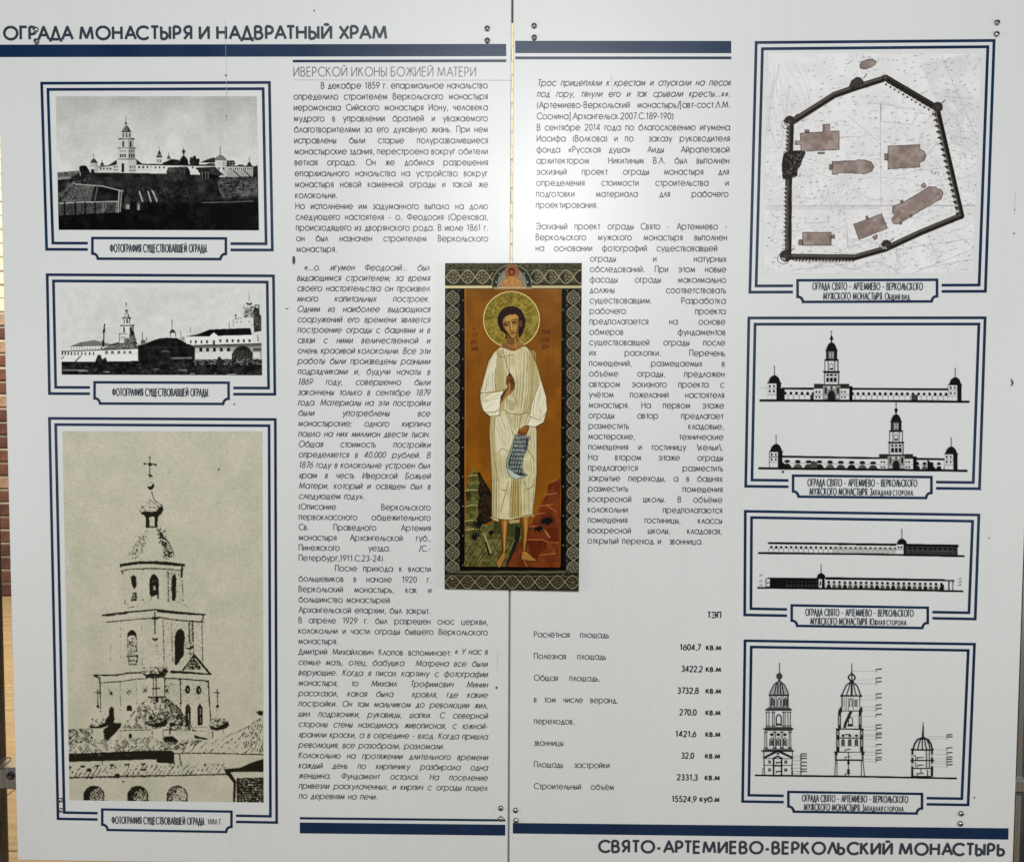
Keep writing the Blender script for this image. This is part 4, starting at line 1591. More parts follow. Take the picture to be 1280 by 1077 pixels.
def tower_silhouette(c, x, base, s):
    """Bell tower elevation: axis x, ground y, s image pixels per unit."""
    def R(x0, x1, y0, y1, col=INKB, a=1.0):
        c.rect(x + x0 * s, base - y1 * s, x + x1 * s, base - y0 * s, col, a)

    def Q(pts, col=INKB, a=1.0):
        c.poly([(x + a_ * s, base - b_ * s) for a_, b_ in pts], col, a)
    light, mid = (205, 205, 204), (120, 119, 118)
    # wings and base
    R(-10, -5, 0, 6.6, light)
    R(5, 10, 0, 6.6, light)
    R(-10, -5, 6.6, 9.4, (40, 39, 38))
    R(5, 10, 6.6, 9.4, (40, 39, 38))
    R(10, 12, 0, 8.2)
    for xx in (-8.6, -6.8, 5.9, 7.6):
        for yy in (1.8, 4.8):
            R(xx - .5, xx + .5, yy - .5, yy + .6)
    R(-10, -5, 3.2, 3.45, mid)
    R(5, 10, 3.2, 3.45, mid)
    R(-5, 5, 0, 8.6, (128, 127, 125))
    R(-5.3, 5.3, 8.4, 9.2)
    Q([(-2.1, 0), (-2.1, 3.6), (-1.2, 5.2), (0, 6.0), (1.2, 5.2), (2.1, 3.6), (2.1, 0)], (28, 26, 26))
    R(-.35, .35, 6.2, 8.0)
    for xx in (-3.8, 3.2):
        R(xx, xx + .9, 3.9, 7.4, INKB)
        Q([(xx - .4, 2.4), (xx + .5, 1.2), (xx + 1.3, 2.4)], light)
    R(-2.2, -1.0, 6.6, 7.9, light)
    R(.9, 2.0, 6.6, 7.9, light)
    # stage one
    R(-4.4, 4.4, 9.2, 15.6, light)
    for xx in (-4.4, 3.8):
        R(xx, xx + .6, 9.2, 15.6, (60, 59, 58))
    for xx in (-2.2, 0, 2.2):
        R(xx - .75, xx + .75, 10.4, 13.0)
        R(xx - .7, xx + .7, 13.8, 15.0)
    for xx in (-1.1, 1.1, -3.3, 3.3):
        R(xx - .15, xx + .15, 9.4, 15.4, (140, 139, 138))
    Q([(-5.0, 16.6), (5.0, 16.6), (4.4, 15.5), (-4.4, 15.5)])
    # stage two
    R(-3.9, 3.9, 16.6, 22.6, light)
    for xx in (-3.9, -2.1, 1.6, 3.4):
        R(xx, xx + .5, 16.6, 22.6, (50, 49, 48))
    c.line([(x - .9 * s, base - 17.4 * s), (x - .9 * s, base - 20.2 * s), (x, base - 21.2 * s), (x + .9 * s, base - 20.2 * s), (x + .9 * s, base - 17.4 * s)], .8, (70, 69, 68))
    R(-.9, .9, 17.3, 18.3)
    Q([(-4.3, 23.4), (4.3, 23.4), (3.8, 22.4), (-3.8, 22.4)])
    # stage three
    R(-3.2, 3.2, 23.4, 28.2, (92, 91, 90))
    R(-3.2, -1.9, 23.4, 28.2, (30, 29, 28))
    R(1.6, 3.2, 23.4, 28.2, (26, 25, 24))
    R(-1.3, 1.2, 24.2, 27.2, (150, 149, 147))
    R(-.2, .2, 24, 27.4, (60, 59, 58))
    Q([(-3.6, 28.0), (3.6, 28.0), (3.4, 28.8), (-3.4, 28.8)])
    # dome, onion, spire
    Q([(-3.1, 28.7), (-2.6, 30.6), (-1.8, 32.0), (-.7, 32.9), (.7, 32.9), (1.8, 32.0), (2.6, 30.6), (3.1, 28.7)], (22, 21, 20))
    Q([(-.35, 32.8), (.35, 32.8), (.5, 34), (1.1, 35), (.6, 36), (.2, 37), (-.2, 37), (-.6, 36), (-1.1, 35), (-.5, 34)])
    c.line([(x, base - 37 * s), (x, base - 39.6 * s)], .8, INKB)
    c.line([(x - .55 * s, base - 38.8 * s), (x + .55 * s, base - 38.8 * s)], .7, INKB)


def corner_turret(c, x, base, s, dark_side=1):
    light = (206, 206, 205)

    def R(x0, x1, y0, y1, col=INKB):
        c.rect(x + x0 * s, base - y1 * s, x + x1 * s, base - y0 * s, col)
    R(-4, 3.6, 0, 9, light)
    R(1.0, 3.6, 0, 9.2, (20, 19, 19))
    R(-4, 1.2, 6.0, 6.4)
    R(-4, 1.2, 2.9, 3.15, (120, 120, 120))
    R(-4, -3.8, 0, 9, (60, 60, 60))
    for xx in (-2.6, -.3):
        R(xx - .45, xx + .5, 4.0, 5.4)
        R(xx - .45, xx + .5, 6.9, 8.3)
    R(-1.6, -1.45, 0, 3, (140, 140, 140))
    c.poly([(x + a * s, base - b * s) for a, b in ((-4.2, 9.0), (-3.4, 10.0), (-2.6, 12.0), (-1.2, 13.3), (0, 13.7), (1.2, 13.3), (2.5, 12), (3.2, 10), (4.2, 9.0))], (20, 19, 19))
    c.line([(x, base - 13.5 * s), (x, base - 18.6 * s)], .9, (30, 29, 29))
    c.oval(x, base - 18.3 * s, .6, 1.0, INKB)


def gallery(c, x0, x1, yb0, yb1, h, n, arches=False, tint=(205, 205, 204), roof=2.6):
    """Covered wall walk: posts, dark round openings under a roof line."""
    def yb(x):
        return yb0 + (yb1 - yb0) * (x - x0) / (x1 - x0)
    c.poly([(x0, yb0 - h), (x1, yb1 - h), (x1, yb1), (x0, yb0)], tint)
    st = (x1 - x0) / n
    for i in range(n):
        x = x0 + (i + .5) * st
        b = yb(x)
        c.oval(x, b - h * .60, st * .27, h * .13, INKB)
        c.rect(x - st * .24, b - h * .62, x + st * .24, b - h * .48, INKB)
        if arches:
            col = [(28, 27, 26), (84, 78, 72), (58, 56, 54)][(i * 7) % 3]
            c.poly([(x - st * .42, b)] + [(x + st * .42 * math.cos(t), b - h * .42 * math.sin(t)) for t in np.linspace(math.pi, 0, 9)] + [(x + st * .42, b)], col)
        else:
            c.line([(x0 + i * st, yb(x0 + i * st)), (x0 + i * st, yb(x0 + i * st) - h * .45)], .6, (70, 70, 70), .8)
    c.line([(x0, yb0 - h * .45), (x1, yb1 - h * .45)], .45, (100, 100, 100), .8)
    c.line([(x0, yb0 - h), (x1, yb1 - h)], roof, INKB)


def paint_west_elevation():
    c = Canvas(944, 404, 1218, 596, 3, (209, 211, 210))
    # upper drawing
    gallery(c, 978, 1020, 500, 500.3, 14.6, 6)
    gallery(c, 1062, 1186, 500.6, 501.4, 14.8, 18)
    c.rect(972, 485.5, 981, 500, (20, 19, 19))
    c.rect(1013, 493.5, 1017, 499.5, (40, 38, 36))
    c.rect(1139, 493.5, 1147.5, 501, (62, 58, 56))
    tower_silhouette(c, 1039.3, 500.3, 2.2)
    corner_turret(c, 968, 499.8, 2.28)
    corner_turret(c, 1194, 501.6, 2.24)
    c.line([(950.5, 500.4), (1080, 500.9), (1210.5, 502)], 3.0, INKB)
    c.line([(950.5, 484.8), (958, 484.8)], .7, (150, 150, 150))
    # lower drawing
    gallery(c, 977, 1098, 585.0, 587.0, 14.6, 9, True)
    gallery(c, 1142, 1187, 587.2, 588.0, 14.0, 5, True)
    gallery(c, 1014, 1018, 585.4, 585.5, 8, 1)
    c.poly([(975, 574), (986, 584.5), (975, 584.5)], (20, 19, 19))
    c.rect(1013, 577.5, 1021.5, 585, (70, 66, 64))
    c.poly([(1159, 573), (1170, 586), (1159, 587)], (18, 17, 17))
    tower_silhouette(c, 1120, 587.4, 2.13)
    corner_turret(c, 970.2, 584.4, 2.2)
    corner_turret(c, 1189, 587.6, 2.2)
    c.line([(949, 585.0), (1080, 586.6), (1208, 588.2)], 2.9, INKB)
    c.sharpen(.5)
    return c


def paint_south_elevation():
    c = Canvas(944, 655, 1214, 744, 3, (206, 208, 208))
    gallery(c, 961, 1122, 690.6, 692.4, 12.2, 26)
    c.poly([(1041, 683), (1122, 684), (1122, 692.5), (1041, 691.6)], (150, 149, 148), .55)
    gallery(c, 1128, 1197, 692.4, 693.6, 12, 11, tint=(48, 47, 46))
    c.poly([(960.5, 679.5), (966, 677.3), (1197, 680.6), (1198.5, 683.5), (1190, 683)], INKB)
    c.rect(1120, 680.5, 1129.5, 692, (205, 205, 204))
    c.rect(1122, 682.5, 1124.5, 685, INKB)
    c.rect(1125.8, 682.5, 1128, 685, INKB)
    c.rect(1129.5, 680.5, 1132.5, 693, (22, 21, 20))
    c.line([(1120, 686.6), (1129.5, 686.6)], .6, (70, 70, 70))

    def dome(x, y, w):
        c.poly([(x + a * w, y - b * w) for a, b in ((-1.08, 0), (-.9, .12), (-.76, .62), (-.4, .95), (0, 1.12), (.4, .95), (.76, .62), (.9, .12), (1.08, 0))], (18, 17, 17))
        c.line([(x, y - w), (x, y - 2.75 * w)], .9, INKB)
        c.oval(x, y - 2.6 * w, .55, .9, INKB)
    dome(1127.3, 680.2, 7.0)
    c.line([(948.5, 690.8), (1080, 692.2), (1204.5, 694.8)], 2.5, INKB)
    # lower drawing
    c.poly([(957, 722.6), (961, 721.2), (1020, 722), (1031, 722), (1031, 734.6), (957, 733.8)], (17, 16, 16))
    c.rect(958, 723, 962, 732.6, (190, 190, 189))
    c.line([(958, 728), (962, 728)], .9, INKB)
    for i in range(9):
        c.oval(984 + i * 4.6, 726.5, 1.1, 1.0, (52, 51, 50))
        c.oval(984 + i * 4.6, 731.5, 1.9, 1.8, (44, 42, 40))
    c.rect(1023.5, 723.5, 1027.5, 734, (190, 190, 189))
    c.rect(1024.5, 726.5, 1026.4, 731, (50, 49, 48))
    gallery(c, 1032.5, 1180, 734.5, 737.0, 12.4, 22, True)
    c.line([(1032.5, 723.2), (1192, 725.4)], 1.7, INKB)
    c.rect(1176, 730.5, 1180, 736.5, (20, 19, 19))
    c.rect(1180, 726.5, 1191, 737, (195, 195, 194))
    c.rect(1185.5, 725, 1187, 737.5, INKB)
    c.rect(1190.2, 726.5, 1191.8, 737.5, INKB)
    c.line([(1186, 726), (1190, 724.4), (1192, 726.5)], 1.0, INKB)
    dome(1026.3, 722.4, 6.2)
    c.line([(947.5, 734.2), (1080, 735.8), (1203, 738.6)], 2.4, INKB)
    for x, y in ((949, 719.2), (949, 726.4), (949, 731.5), (1198, 723.4), (1198, 727.5), (1198, 731.3)):
        c.line([(x, y), (x + 3.6, y)], .7, (80, 80, 80))
        c.line([(x + 1.5, y - 1.6), (x + 3.4, y - 1.4)], .8, (90, 90, 90))
    c.sharpen(.5)
    return c


def level_marks(c, x0, x1, ys, dx=6.5):
    for y in ys:
        c.line([(x0, y), (x1, y)], .4, (120, 120, 120), .8)
        c.line([(x1, y + .8), (x1, y - 2.2)], .8, (50, 50, 50))
        c.line([(x1 + .8, y - 2.2), (x1 + dx, y - 2.6)], 1.5, (45, 45, 45))


def paint_tower_drawings():
    c = Canvas(940, 824, 1206, 980, 3, (204, 205, 205))
    lw, k = .9, (32, 31, 31)
    c.zoom(940, 820, 6.73)
    Z = lambda pts, w=lw, col=k, a=1.0, cl=False: c.line(pts, w * 1.3, tuple(v * .8 for v in col), a, cl)
    # facade
    Z([(232, 55), (232, 130)], .8)
    c.poly([(226, 138), (232, 100), (238, 138)], k)
    c.oval(229, 166, 27, 28, (62, 61, 60))
    c.poly([(214, 210), (222, 190), (236, 190), (244, 210), (250, 224), (208, 224)], (60, 59, 58))
    c.poly([(148, 318), (160, 280), (185, 235), (212, 214), (246, 214), (275, 240), (296, 285), (306, 318)], (150, 151, 150))
    Z([(146, 320), (160, 280), (185, 235), (212, 214)], 1.0)
    Z([(308, 320), (296, 285), (275, 240), (246, 214)], 1.0)
    for a, b in (((206, 222), (188, 318)), ((218, 220), (216, 318)), ((236, 220), (240, 318)), ((248, 222), (266, 318))):
        Z([a, b], 1.1)
    c.poly([(136, 318), (316, 318), (308, 334), (146, 334)], (45, 44, 43))
    for x in (150, 158, 192, 206, 250, 262, 298, 306):
        Z([(x, 336), (x, 420)], .7)
    for x, w in ((172, 11), (228, 11), (280, 11)):
        Z([(x - w, 415), (x - w, 365), (x, 345), (x + w, 365), (x + w, 415)], 1.0)
        c.rect(x - w * .5, 360, x + w * .5, 414, (205, 206, 206) if x == 228 else (90, 90, 90))
    c.poly([(115, 446), (142, 422), (305, 422), (334, 446), (325, 458), (120, 458)], (84, 83, 82))
    Z([(115, 446), (334, 446)], 1.2)
    for x in (122, 142, 172, 186, 262, 278, 302, 322):
        Z([(x, 462), (x, 588)], .75)
        Z([(x - 5, 470), (x + 5, 470)], .9)
        Z([(x - 6, 582), (x + 6, 582)], .9)
    Z([(203, 580), (203, 515), (212, 495), (224, 488), (238, 496), (246, 516), (246, 580)], 1.2)
    c.rect(206, 560, 244, 580, (50, 49, 48))
    c.poly([(98, 608), (118, 590), (328, 590), (346, 608), (335, 626), (108, 626)], (78, 77, 76))
    Z([(98, 608), (346, 608)], 1.2)
    for x in (108, 124, 184, 198, 244, 258, 312, 326):
        Z([(x, 630), (x, 770)], .75)
        Z([(x - 5, 636), (x + 5, 636)], .9)
        Z([(x - 7, 768), (x + 7, 768)], 1.1)
    for x in (165, 220, 277):
        c.oval(x, 656, 14, 14, (38, 37, 36))
        Z([(x - 15, 752), (x - 15, 700), (x, 684), (x + 15, 700), (x + 15, 752)], .9)
        c.rect(x - 9, 702, x + 9, 750, (70, 69, 68))
    c.poly([(82, 792), (110, 774), (330, 774), (350, 792), (340, 802), (92, 802)], (88, 87, 86))
    Z([(82, 792), (350, 792)], 1.2)
    Z([(98, 848), (217, 790), (340, 848)], 1.5)
    Z([(110, 852), (217, 800), (330, 852)], .8)
    c.rect(208, 808, 226, 826, (45, 44, 43))
    Z([(98, 800), (104, 990)], .9)
    Z([(340, 800), (334, 990)], .9)
    Z([(104, 858), (336, 858)], .7)
    Z([(104, 914), (336, 914)], .7)
    Z([(88, 990), (94, 938), (104, 936)], .7)
    Z([(342, 990), (338, 940), (330, 938)], .7)
    for x in (148, 284):
        for y in (886, 953):
            c.rect(x - 12, y - 14, x + 12, y + 14, (55, 54, 53))
            Z([(x, y - 14), (x, y + 14)], .5, (150, 150, 150))
    c.rect(176, 850, 188, 994, (25, 24, 24))
    c.rect(242, 850, 256, 994, (25, 24, 24))
    Z([(178, 856), (215, 838), (252, 856)], 1.6)
    Z([(188, 918), (242, 918)], 1.2)
    for y in (892, 968):
        Z([(205, y), (242, y - 4)], 1.3, (60, 60, 60))
        Z([(203, y + 6), (203, y - 6)], .8)
    for y in (842, 860, 880, 912, 942, 970, 990):
        Z([(340, y - 4), (410, y - 4)], .35, (140, 140, 140))
        Z([(410, y), (412, y - 24)], .9)
        Z([(416, y - 24), (458, y - 24)], 1.1, (50, 50, 50))
    # section
    c.zoom(1030, 820, 6.725)
    Z([(233, 60), (233, 130)], .9)
    c.poly([(226, 140), (233, 95), (240, 140)], k)
    Z([(231, 145), (208, 165), (204, 180), (226, 208), (240, 208), (262, 180), (256, 165), (235, 145)], 1.5)
    Z([(233, 140), (233, 208)], 1.0)
    c.poly([(218, 205), (248, 205), (252, 226), (212, 226)], k)
    Z([(212, 222), (185, 245), (165, 290), (150, 324)], 1.3)
    Z([(252, 222), (280, 250), (295, 290), (306, 324)], 1.3)
    for pts in ([(218, 224), (200, 290), (188, 326)], [(228, 222), (228, 328)], [(236, 222), (236, 328)], [(246, 224), (260, 290), (272, 326)]):
        Z(pts, 1.1, (50, 49, 48))
    c.rect(138, 322, 316, 336, k)
    c.oval(146, 330, 10, 12, k)
    c.oval(310, 330, 10, 12, k)
    c.rect(146, 336, 156, 425, (60, 59, 58))
    c.rect(296, 336, 304, 425, (60, 59, 58))
    for x in (176, 190, 206, 246):
        Z([(x, 345), (x, 450)], .6, (90, 90, 90))
    Z([(214, 420), (214, 370), (224, 350), (236, 370), (236, 420)], .8)
    c.rect(254, 362, 282, 420, (112, 112, 111))
    c.rect(166, 362, 180, 420, (150, 150, 149))
    for x in (136, 306):
        c.poly([(x - 18, 454), (x + 4, 420), (x + 18, 430), (x + 14, 470), (x - 10, 480)], k)
    c.rect(120, 452, 326, 461, k)
    for x in (130, 303):
        c.rect(x - 7, 470, x + 7, 600, (175, 175, 174))
        Z([(x - 8, 470), (x - 8, 600)], 1.0)
        Z([(x + 8, 470), (x + 8, 600)], 1.0)
        c.rect(x - 9, 470, x + 9, 498, k)
        c.rect(x - 9, 572, x + 9, 604, k)
    c.poly([(212, 462), (240, 462), (190, 568), (186, 600), (160, 600), (168, 560)], (40, 39, 38))
    Z([(206, 580), (206, 525), (222, 508), (240, 525), (240, 580)], .8)
    c.rect(198, 566, 242, 588, (34, 33, 32))
    c.rect(100, 602, 335, 614, k)
    for x in (116, 316):
        c.poly([(x - 18, 604), (x + 18, 604), (x + 14, 630), (x - 12, 630)], k)
        c.rect(x - 9, 626, x + 9, 800, (150, 150, 149))
        c.rect(x - 9, 660, x + 9, 700, k)
        c.rect(x - 9, 756, x + 9, 806, k)
        Z([(x - 10, 626), (x - 10, 800)], .9)
        Z([(x + 10, 626), (x + 10, 800)], .9)
    c.rect(108, 680, 328, 689, k)
    for x in (160, 216, 272):
        c.oval(x, 664, 13, 12, k)
        c.rect(x - 10, 700, x + 10, 752, (80, 79, 78))
        Z([(x - 11, 752), (x - 11, 705), (x, 694), (x + 11, 705), (x + 11, 752)], .8)
    Z([(180, 656), (210, 654)], 1.1)
    c.rect(84, 798, 344, 808, k)
    for x in (100, 324):
        c.poly([(x - 16, 796), (x + 18, 796), (x + 12, 830), (x - 10, 826)], k)
        c.rect(x - 8, 826, x + 8, 876, (60, 59, 58))
    c.rect(96, 862, 332, 876, k)
    for a in (((98, 876), (88, 1000)), ((108, 876), (108, 1000)), ((314, 876), (314, 1000)), ((326, 876), (340, 1000))):
        Z(list(a), .8)
    c.rect(196, 876, 216, 908, (40, 39, 38))
    c.rect(192, 944, 216, 986, (52, 51, 50))
    Z([(206, 810), (206, 1000)], .8)
    for y in (782, 845, 985):
        Z([(176, y + 14), (180, y), (220, y - 4)], .9)
    c.plain()
    level_marks(c, 1066, 1095, [820 + v / 6.725 for v in (123, 196, 228, 330, 362, 422, 453, 502, 590, 618, 657, 672, 697, 755, 802, 828, 864, 884)])
    # corner turret section
    c.zoom(1100, 880, 10.77)
    c.poly([(568, 290), (574, 235), (586, 235), (592, 290), (600, 450), (550, 450)], k, 0)
    c.poly([(572, 290), (576, 236), (584, 236), (587, 290), (594, 450), (558, 450)], k)
    c.poly([(545, 450), (612, 450), (600, 475), (555, 475)], k)
    Z([(445, 600), (465, 530), (505, 470), (555, 450)], 1.7)
    Z([(700, 600), (685, 530), (650, 475), (600, 450)], 1.7)
    for pts in ([(545, 465), (520, 540), (505, 605)], [(570, 465), (568, 608)], [(600, 465), (612, 550), (628, 605)], [(625, 465), (660, 540), (672, 605)]):
        Z(pts, 1.3, (45, 44, 43))
    c.rect(418, 598, 718, 622, k)
    c.oval(432, 604, 20, 18, k)
    c.oval(704, 604, 20, 18, k)
    for x in (434, 698):
        c.rect(x - 14, 620, x + 14, 670, k)
        c.rect(x - 14, 670, x + 14, 720, (170, 170, 169))
        c.rect(x - 15, 715, x + 15, 785, k)
        c.rect(x - 14, 785, x + 14, 830, (170, 170, 169))
        c.rect(x - 16, 828, x + 16, 970, k)
    c.rect(405, 744, 730, 762, k)
    c.rect(420, 850, 712, 866, k)
    for x in (625, 662):
        Z([(x, 625), (x, 850)], .9, (60, 60, 60))
    for y in (715, 818, 930):
        Z([(495, y + 10), (500, y), (580, y - 6)], 1.0)
        Z([(500, y + 30), (500, y)], .6)
    for y in (690, 790):
        Z([(450, y - 5), (480, y - 5), (480, y + 50)], .7)
    Z([(550, 866), (550, 930)], .8)
    Z([(640, 880), (640, 960)], 1.0)
    c.rect(435, 958, 690, 972, k)
    c.plain()
    level_marks(c, 1160, 1183.4, [880 + v / 10.77 for v in (430, 460, 607, 672, 730, 760, 795, 835)])
    c.line([(944.5, 968.4), (1080, 970), (1195, 972.2)], 2.3, INKB)
    c.sharpen(.5)
    return c


def paint_icon():
    c = Canvas(554, 327, 730, 740, 3, (26, 23, 18))
    rr = np.random.default_rng(33)
    # ---- chased metal cover
    c.rect(554, 327, 730, 359, (48, 45, 34))
    c.rect(554, 714, 730, 740, (34, 31, 24))
    c.poly_noise([(554, 327), (730, 327), (730, 340), (554, 340)], (30, 28, 20), (100, 95, 72), 1.1, 121)
    hi = (176, 168, 136)

    def rosette(x, y, r, col, v=1.0):
        for q in range(7):
            t = q * .9 + x
            c.oval(x + r * .62 * math.cos(t), y + r * .62 * math.sin(t), r * .2, r * .2, col, .75 * v)
        c.oval(x, y, r * .22, r * .22, col, .85 * v)
        c.circle(x, y, r * .36, r * .36, .5, col, .5 * v)
        c.circle(x, y, r * .92, r * .92, .6, col, .75 * v)
        for q in range(4):
            t = q * 1.571 + .78
            c.circle(x + r * 1.18 * math.cos(t), y + r * 1.18 * math.sin(t), r * .22, r * .22, .5, col, .6 * v)

    def braid_h(x0, x1, y, r, period, col, phase=0.0):
        xs = np.arange(x0, x1, .8)
        c.line([(x, y + r * math.sin((x - x0) * math.pi / period + phase)) for x in xs], 1.0, col, .9)
        c.line([(x, y - r * math.sin((x - x0) * math.pi / period + phase)) for x in xs], 1.0, col, .9)

    def braid_v(x, y0, y1, r, period, col):
        ys = np.arange(y0, y1, .8)
        c.line([(x + r * math.sin((y - y0) * math.pi / period), y) for y in ys], .95, col, .85)
        c.line([(x - r * math.sin((y - y0) * math.pi / period), y) for y in ys], .95, col, .85)
    c.line([(556, 338.2), (728, 338.4)], .8, (128, 122, 96), .7)
    braid_h(558, 617, 347, 8.2, 18.2, hi)
    braid_h(664, 727, 347, 8.2, 18.2, hi, .4)
    for x in (567, 585.3, 603.3, 675.5, 693.4, 711.6):
        rosette(x, 347, 7.4, (146, 138, 108))
    for x in np.arange(558, 728, 2.0):
        c.oval(x, 332 + 1.2 * math.sin(x * 2), .7, .7, (118, 112, 88), .7)
        c.oval(x + .8, 335.4, .6, .6, (95, 90, 70), .7)
    for xs in (566.4, 716.4):
        w = 9.2
        c.rect(xs - 10.4, 361, xs + 10.8, 714, (17, 15, 13))
        c.poly_noise([(xs - 10.4, 361), (xs + 10.8, 361), (xs + 10.8, 714), (xs - 10.4, 714)], (8, 7, 6), (52, 49, 42), 1.0, int(xs))
        braid_v(xs, 364, 712, 8.0, 18.6, (168, 160, 136))
        for k in range(19):
            rosette(xs, 373.2 + 18.6 * k, 6.6, (150, 143, 120), 1.0)
            for sx in (-1, 1):
                c.oval(xs + sx * 8, 364 + 18.6 * k, 1.1, 1.3, (100, 95, 80), .8)
                c.oval(xs + sx * 6, 366.6 + 18.6 * k, .7, .7, (90, 86, 72), .8)
    braid_h(557, 726, 725.6, 8.0, 18.6, (158, 150, 118))
    for k in range(9):
        rosette(566.3 + 18.6 * k, 725.6, 7, (104, 98, 74))
        c.oval(557 + 18.6 * k, 719, 1.2, 1.2, (100, 95, 72), .8)
        c.oval(557 + 18.6 * k, 732, 1.2, 1.2, (100, 95, 72), .8)
    c.line([(556, 717.3), (726, 718.4)], .8, (112, 106, 80), .8)
    c.rect(556.5, 734, 726, 740, (66, 62, 46), .7)
    # ledges
    c.rect(555, 357.6, 617, 361, (205, 194, 150))
    c.rect(664, 357.6, 729, 361, (188, 178, 138))
    c.rect(555, 357.2, 729, 358, (90, 84, 62), .7)
    c.rect(575.5, 361, 581.5, 712, (13, 11, 8))
    c.rect(701.5, 361, 706.2, 712, (13, 11, 8))
    for y in np.arange(372, 712, 36.5):
        c.oval(579.2, y + 4, 1.2, 1.0, (110, 108, 100), .8)
        c.oval(703.6, y + 16, 1.2, 1.0, (120, 118, 108), .8)
    c.rect(575.5, 706, 706, 712, (12, 10, 8))
    c.rect(574, 711.6, 708, 714.6, (92, 86, 66))
    # ---- medallion over the panel
    c.poly([(615.5, 361)] + [(640 + 24.8 * math.cos(t), 358 - 26 * math.sin(t)) for t in np.linspace(math.pi, 0, 20)] + [(664.6, 361)], (46, 52, 40))
    c.poly([(622, 361)] + [(640 + 18.5 * math.cos(t), 358 - 22 * math.sin(t)) for t in np.linspace(math.pi, 0, 20)] + [(658, 361)], (136, 130, 116))
    c.circle(640, 358, 24.8, 26, 1.1, (150, 144, 112), .9, 180, 360)
    c.circle(640, 358, 19, 22.5, .8, (58, 58, 46), .9, 180, 360)
    for x, y in ((620.5, 353.5), (659.5, 353.5), (624.5, 343), (655.5, 343)):
        c.oval(x, y, 2.2, 2.2, (18, 22, 16))
        c.oval(x, y, .8, .8, (190, 190, 160))
    c.oval(640, 341, 9.2, 9.2, (150, 94, 62))
    c.oval(639.6, 340.8, 4.2, 5.2, (70, 34, 28))
    c.oval(639.6, 341.4, 2.2, 3.2, (140, 92, 58))
    c.poly([(626.5, 361), (630, 352), (636, 346.5), (644, 346.5), (650, 352), (653.5, 361)], (176, 128, 72))
    for k in range(60):
        x, y = rr.uniform(628, 652), rr.uniform(347, 361)
        c.line([(x, y), (x + rr.uniform(-2, 2), y + rr.uniform(-3, 3))], .6, [(214, 182, 122), (128, 62, 46), (196, 150, 88)][k % 3], .8)
    c.rect(617, 359.6, 664, 362, (188, 172, 140), .8)
    # ---- painted ground
    gr = [(581.5, 362), (701.8, 362), (700.2, 706.5), (581.2, 706.2)]
    c.grad(gr, (128, 84, 22), (138, 86, 8))
    c.poly_noise(gr, (112, 64, 14), (146, 94, 24), 26, 122, .5)
    sl, m = c.mask(gr)
    st = smooth_noise(m.shape[0], m.shape[1], 3, 123)
    st = np.repeat(st.mean(0)[None, :], m.shape[0], 0)
    c.a[sl] *= 1 + (m * (st - .5) * .5)[..., None]
    c.poly([(581.5, 362), (583.2, 362), (583, 706), (581.2, 706)], (150, 108, 56), .6)
    c.line([(582, 362.4), (701.5, 362.4)], .8, (140, 100, 58), .7)
    H = (580, 355, 9.368)
    I = (580, 460, 7.696)
    J = (575, 590, 8.615)
    # inscriptions
    red = (84, 36, 20)
    c.text('ПР', 591.2, 413.4, 2.8, .6, red, .6)
    c.line([(591, 410), (600, 408.6)], .6, red, .6)
    for t, x, y in (('СТП', 590.5, 421.5), ('АРТЕ', 588.5, 430.5), ('МИЙ', 589.8, 438.8)):
        c.text(t, x, y, 4.8, .75, red, .75, .62)
    for t, x, y in (('ПРАВ', 677.5, 418), ('ЕДНЫ', 675.5, 427.5), ('ВЕРК', 677.5, 436.5)):
        c.text(t, x, y, 5.0, .8, red, .75, .66)
    # ---- halo
    c.zoom(*H)
    hp = [(557 + 322 * math.cos(t), 422 + 322 * math.sin(t)) for t in np.linspace(0, 6.283, 60)[:-1]]
    c.poly_noise(hp, (92, 80, 26), (160, 142, 60), 2.2, 124)
    c.poly_noise(hp, (120, 104, 34), (178, 162, 82), 8, 125, .35)
    for k in range(240):
        t, r = rr.uniform(0, 6.283), 320 * math.sqrt(rr.uniform(.2, 1))
        x, y = 557 + r * math.cos(t), 422 + r * math.sin(t)
        c.line([(x, y), (x + rr.uniform(-14, 14), y + rr.uniform(-16, 16))], .8, [(70, 62, 18), (176, 160, 84), (150, 130, 40)][k % 3], .35)
    c.circle(557, 422, 326, 326, 1.1, (222, 198, 128))
    c.circle(557, 422, 316, 316, .5, (84, 64, 22), .8)
    # ---- rocks
    c.zoom(*J)
    c.poly_noise([(150, 20), (215, -10), (250, 60), (330, 190), (350, 240), (350, 520), (200, 560), (150, 420)], (26, 20, 12), (58, 44, 24), 3, 126)
    c.poly_noise([(52, 1000), (58, 560), (70, 480), (62, 350), (90, 250), (70, 180), (110, 40), (150, -60), (190, 0), (214, 110), (190, 190), (216, 270), (190, 350), (205, 440), (150, 540), (345, 560), (345, 520), (660, 545), (660, 700), (505, 1000)], (74, 74, 36), (116, 110, 64), 4, 127)
    for y, x0, x1 in ((30, 96, 190), (186, 60, 195), (350, 66, 190), (510, 60, 180), (605, 62, 230)):
        c.line([(x0, y + 8), (x0 + (x1 - x0) * .5, y - 4), (x1, y)], 1.1, (176, 170, 112), .9)
        c.poly([(x0, y + 10), (x1, y + 6), (x1 - 20, y + 70), (x0 + 10, y + 60)], (64, 66, 28), .55)
    c.poly([(62, 200), (110, 195), (130, 250), (80, 320)], (48, 44, 22), .8)
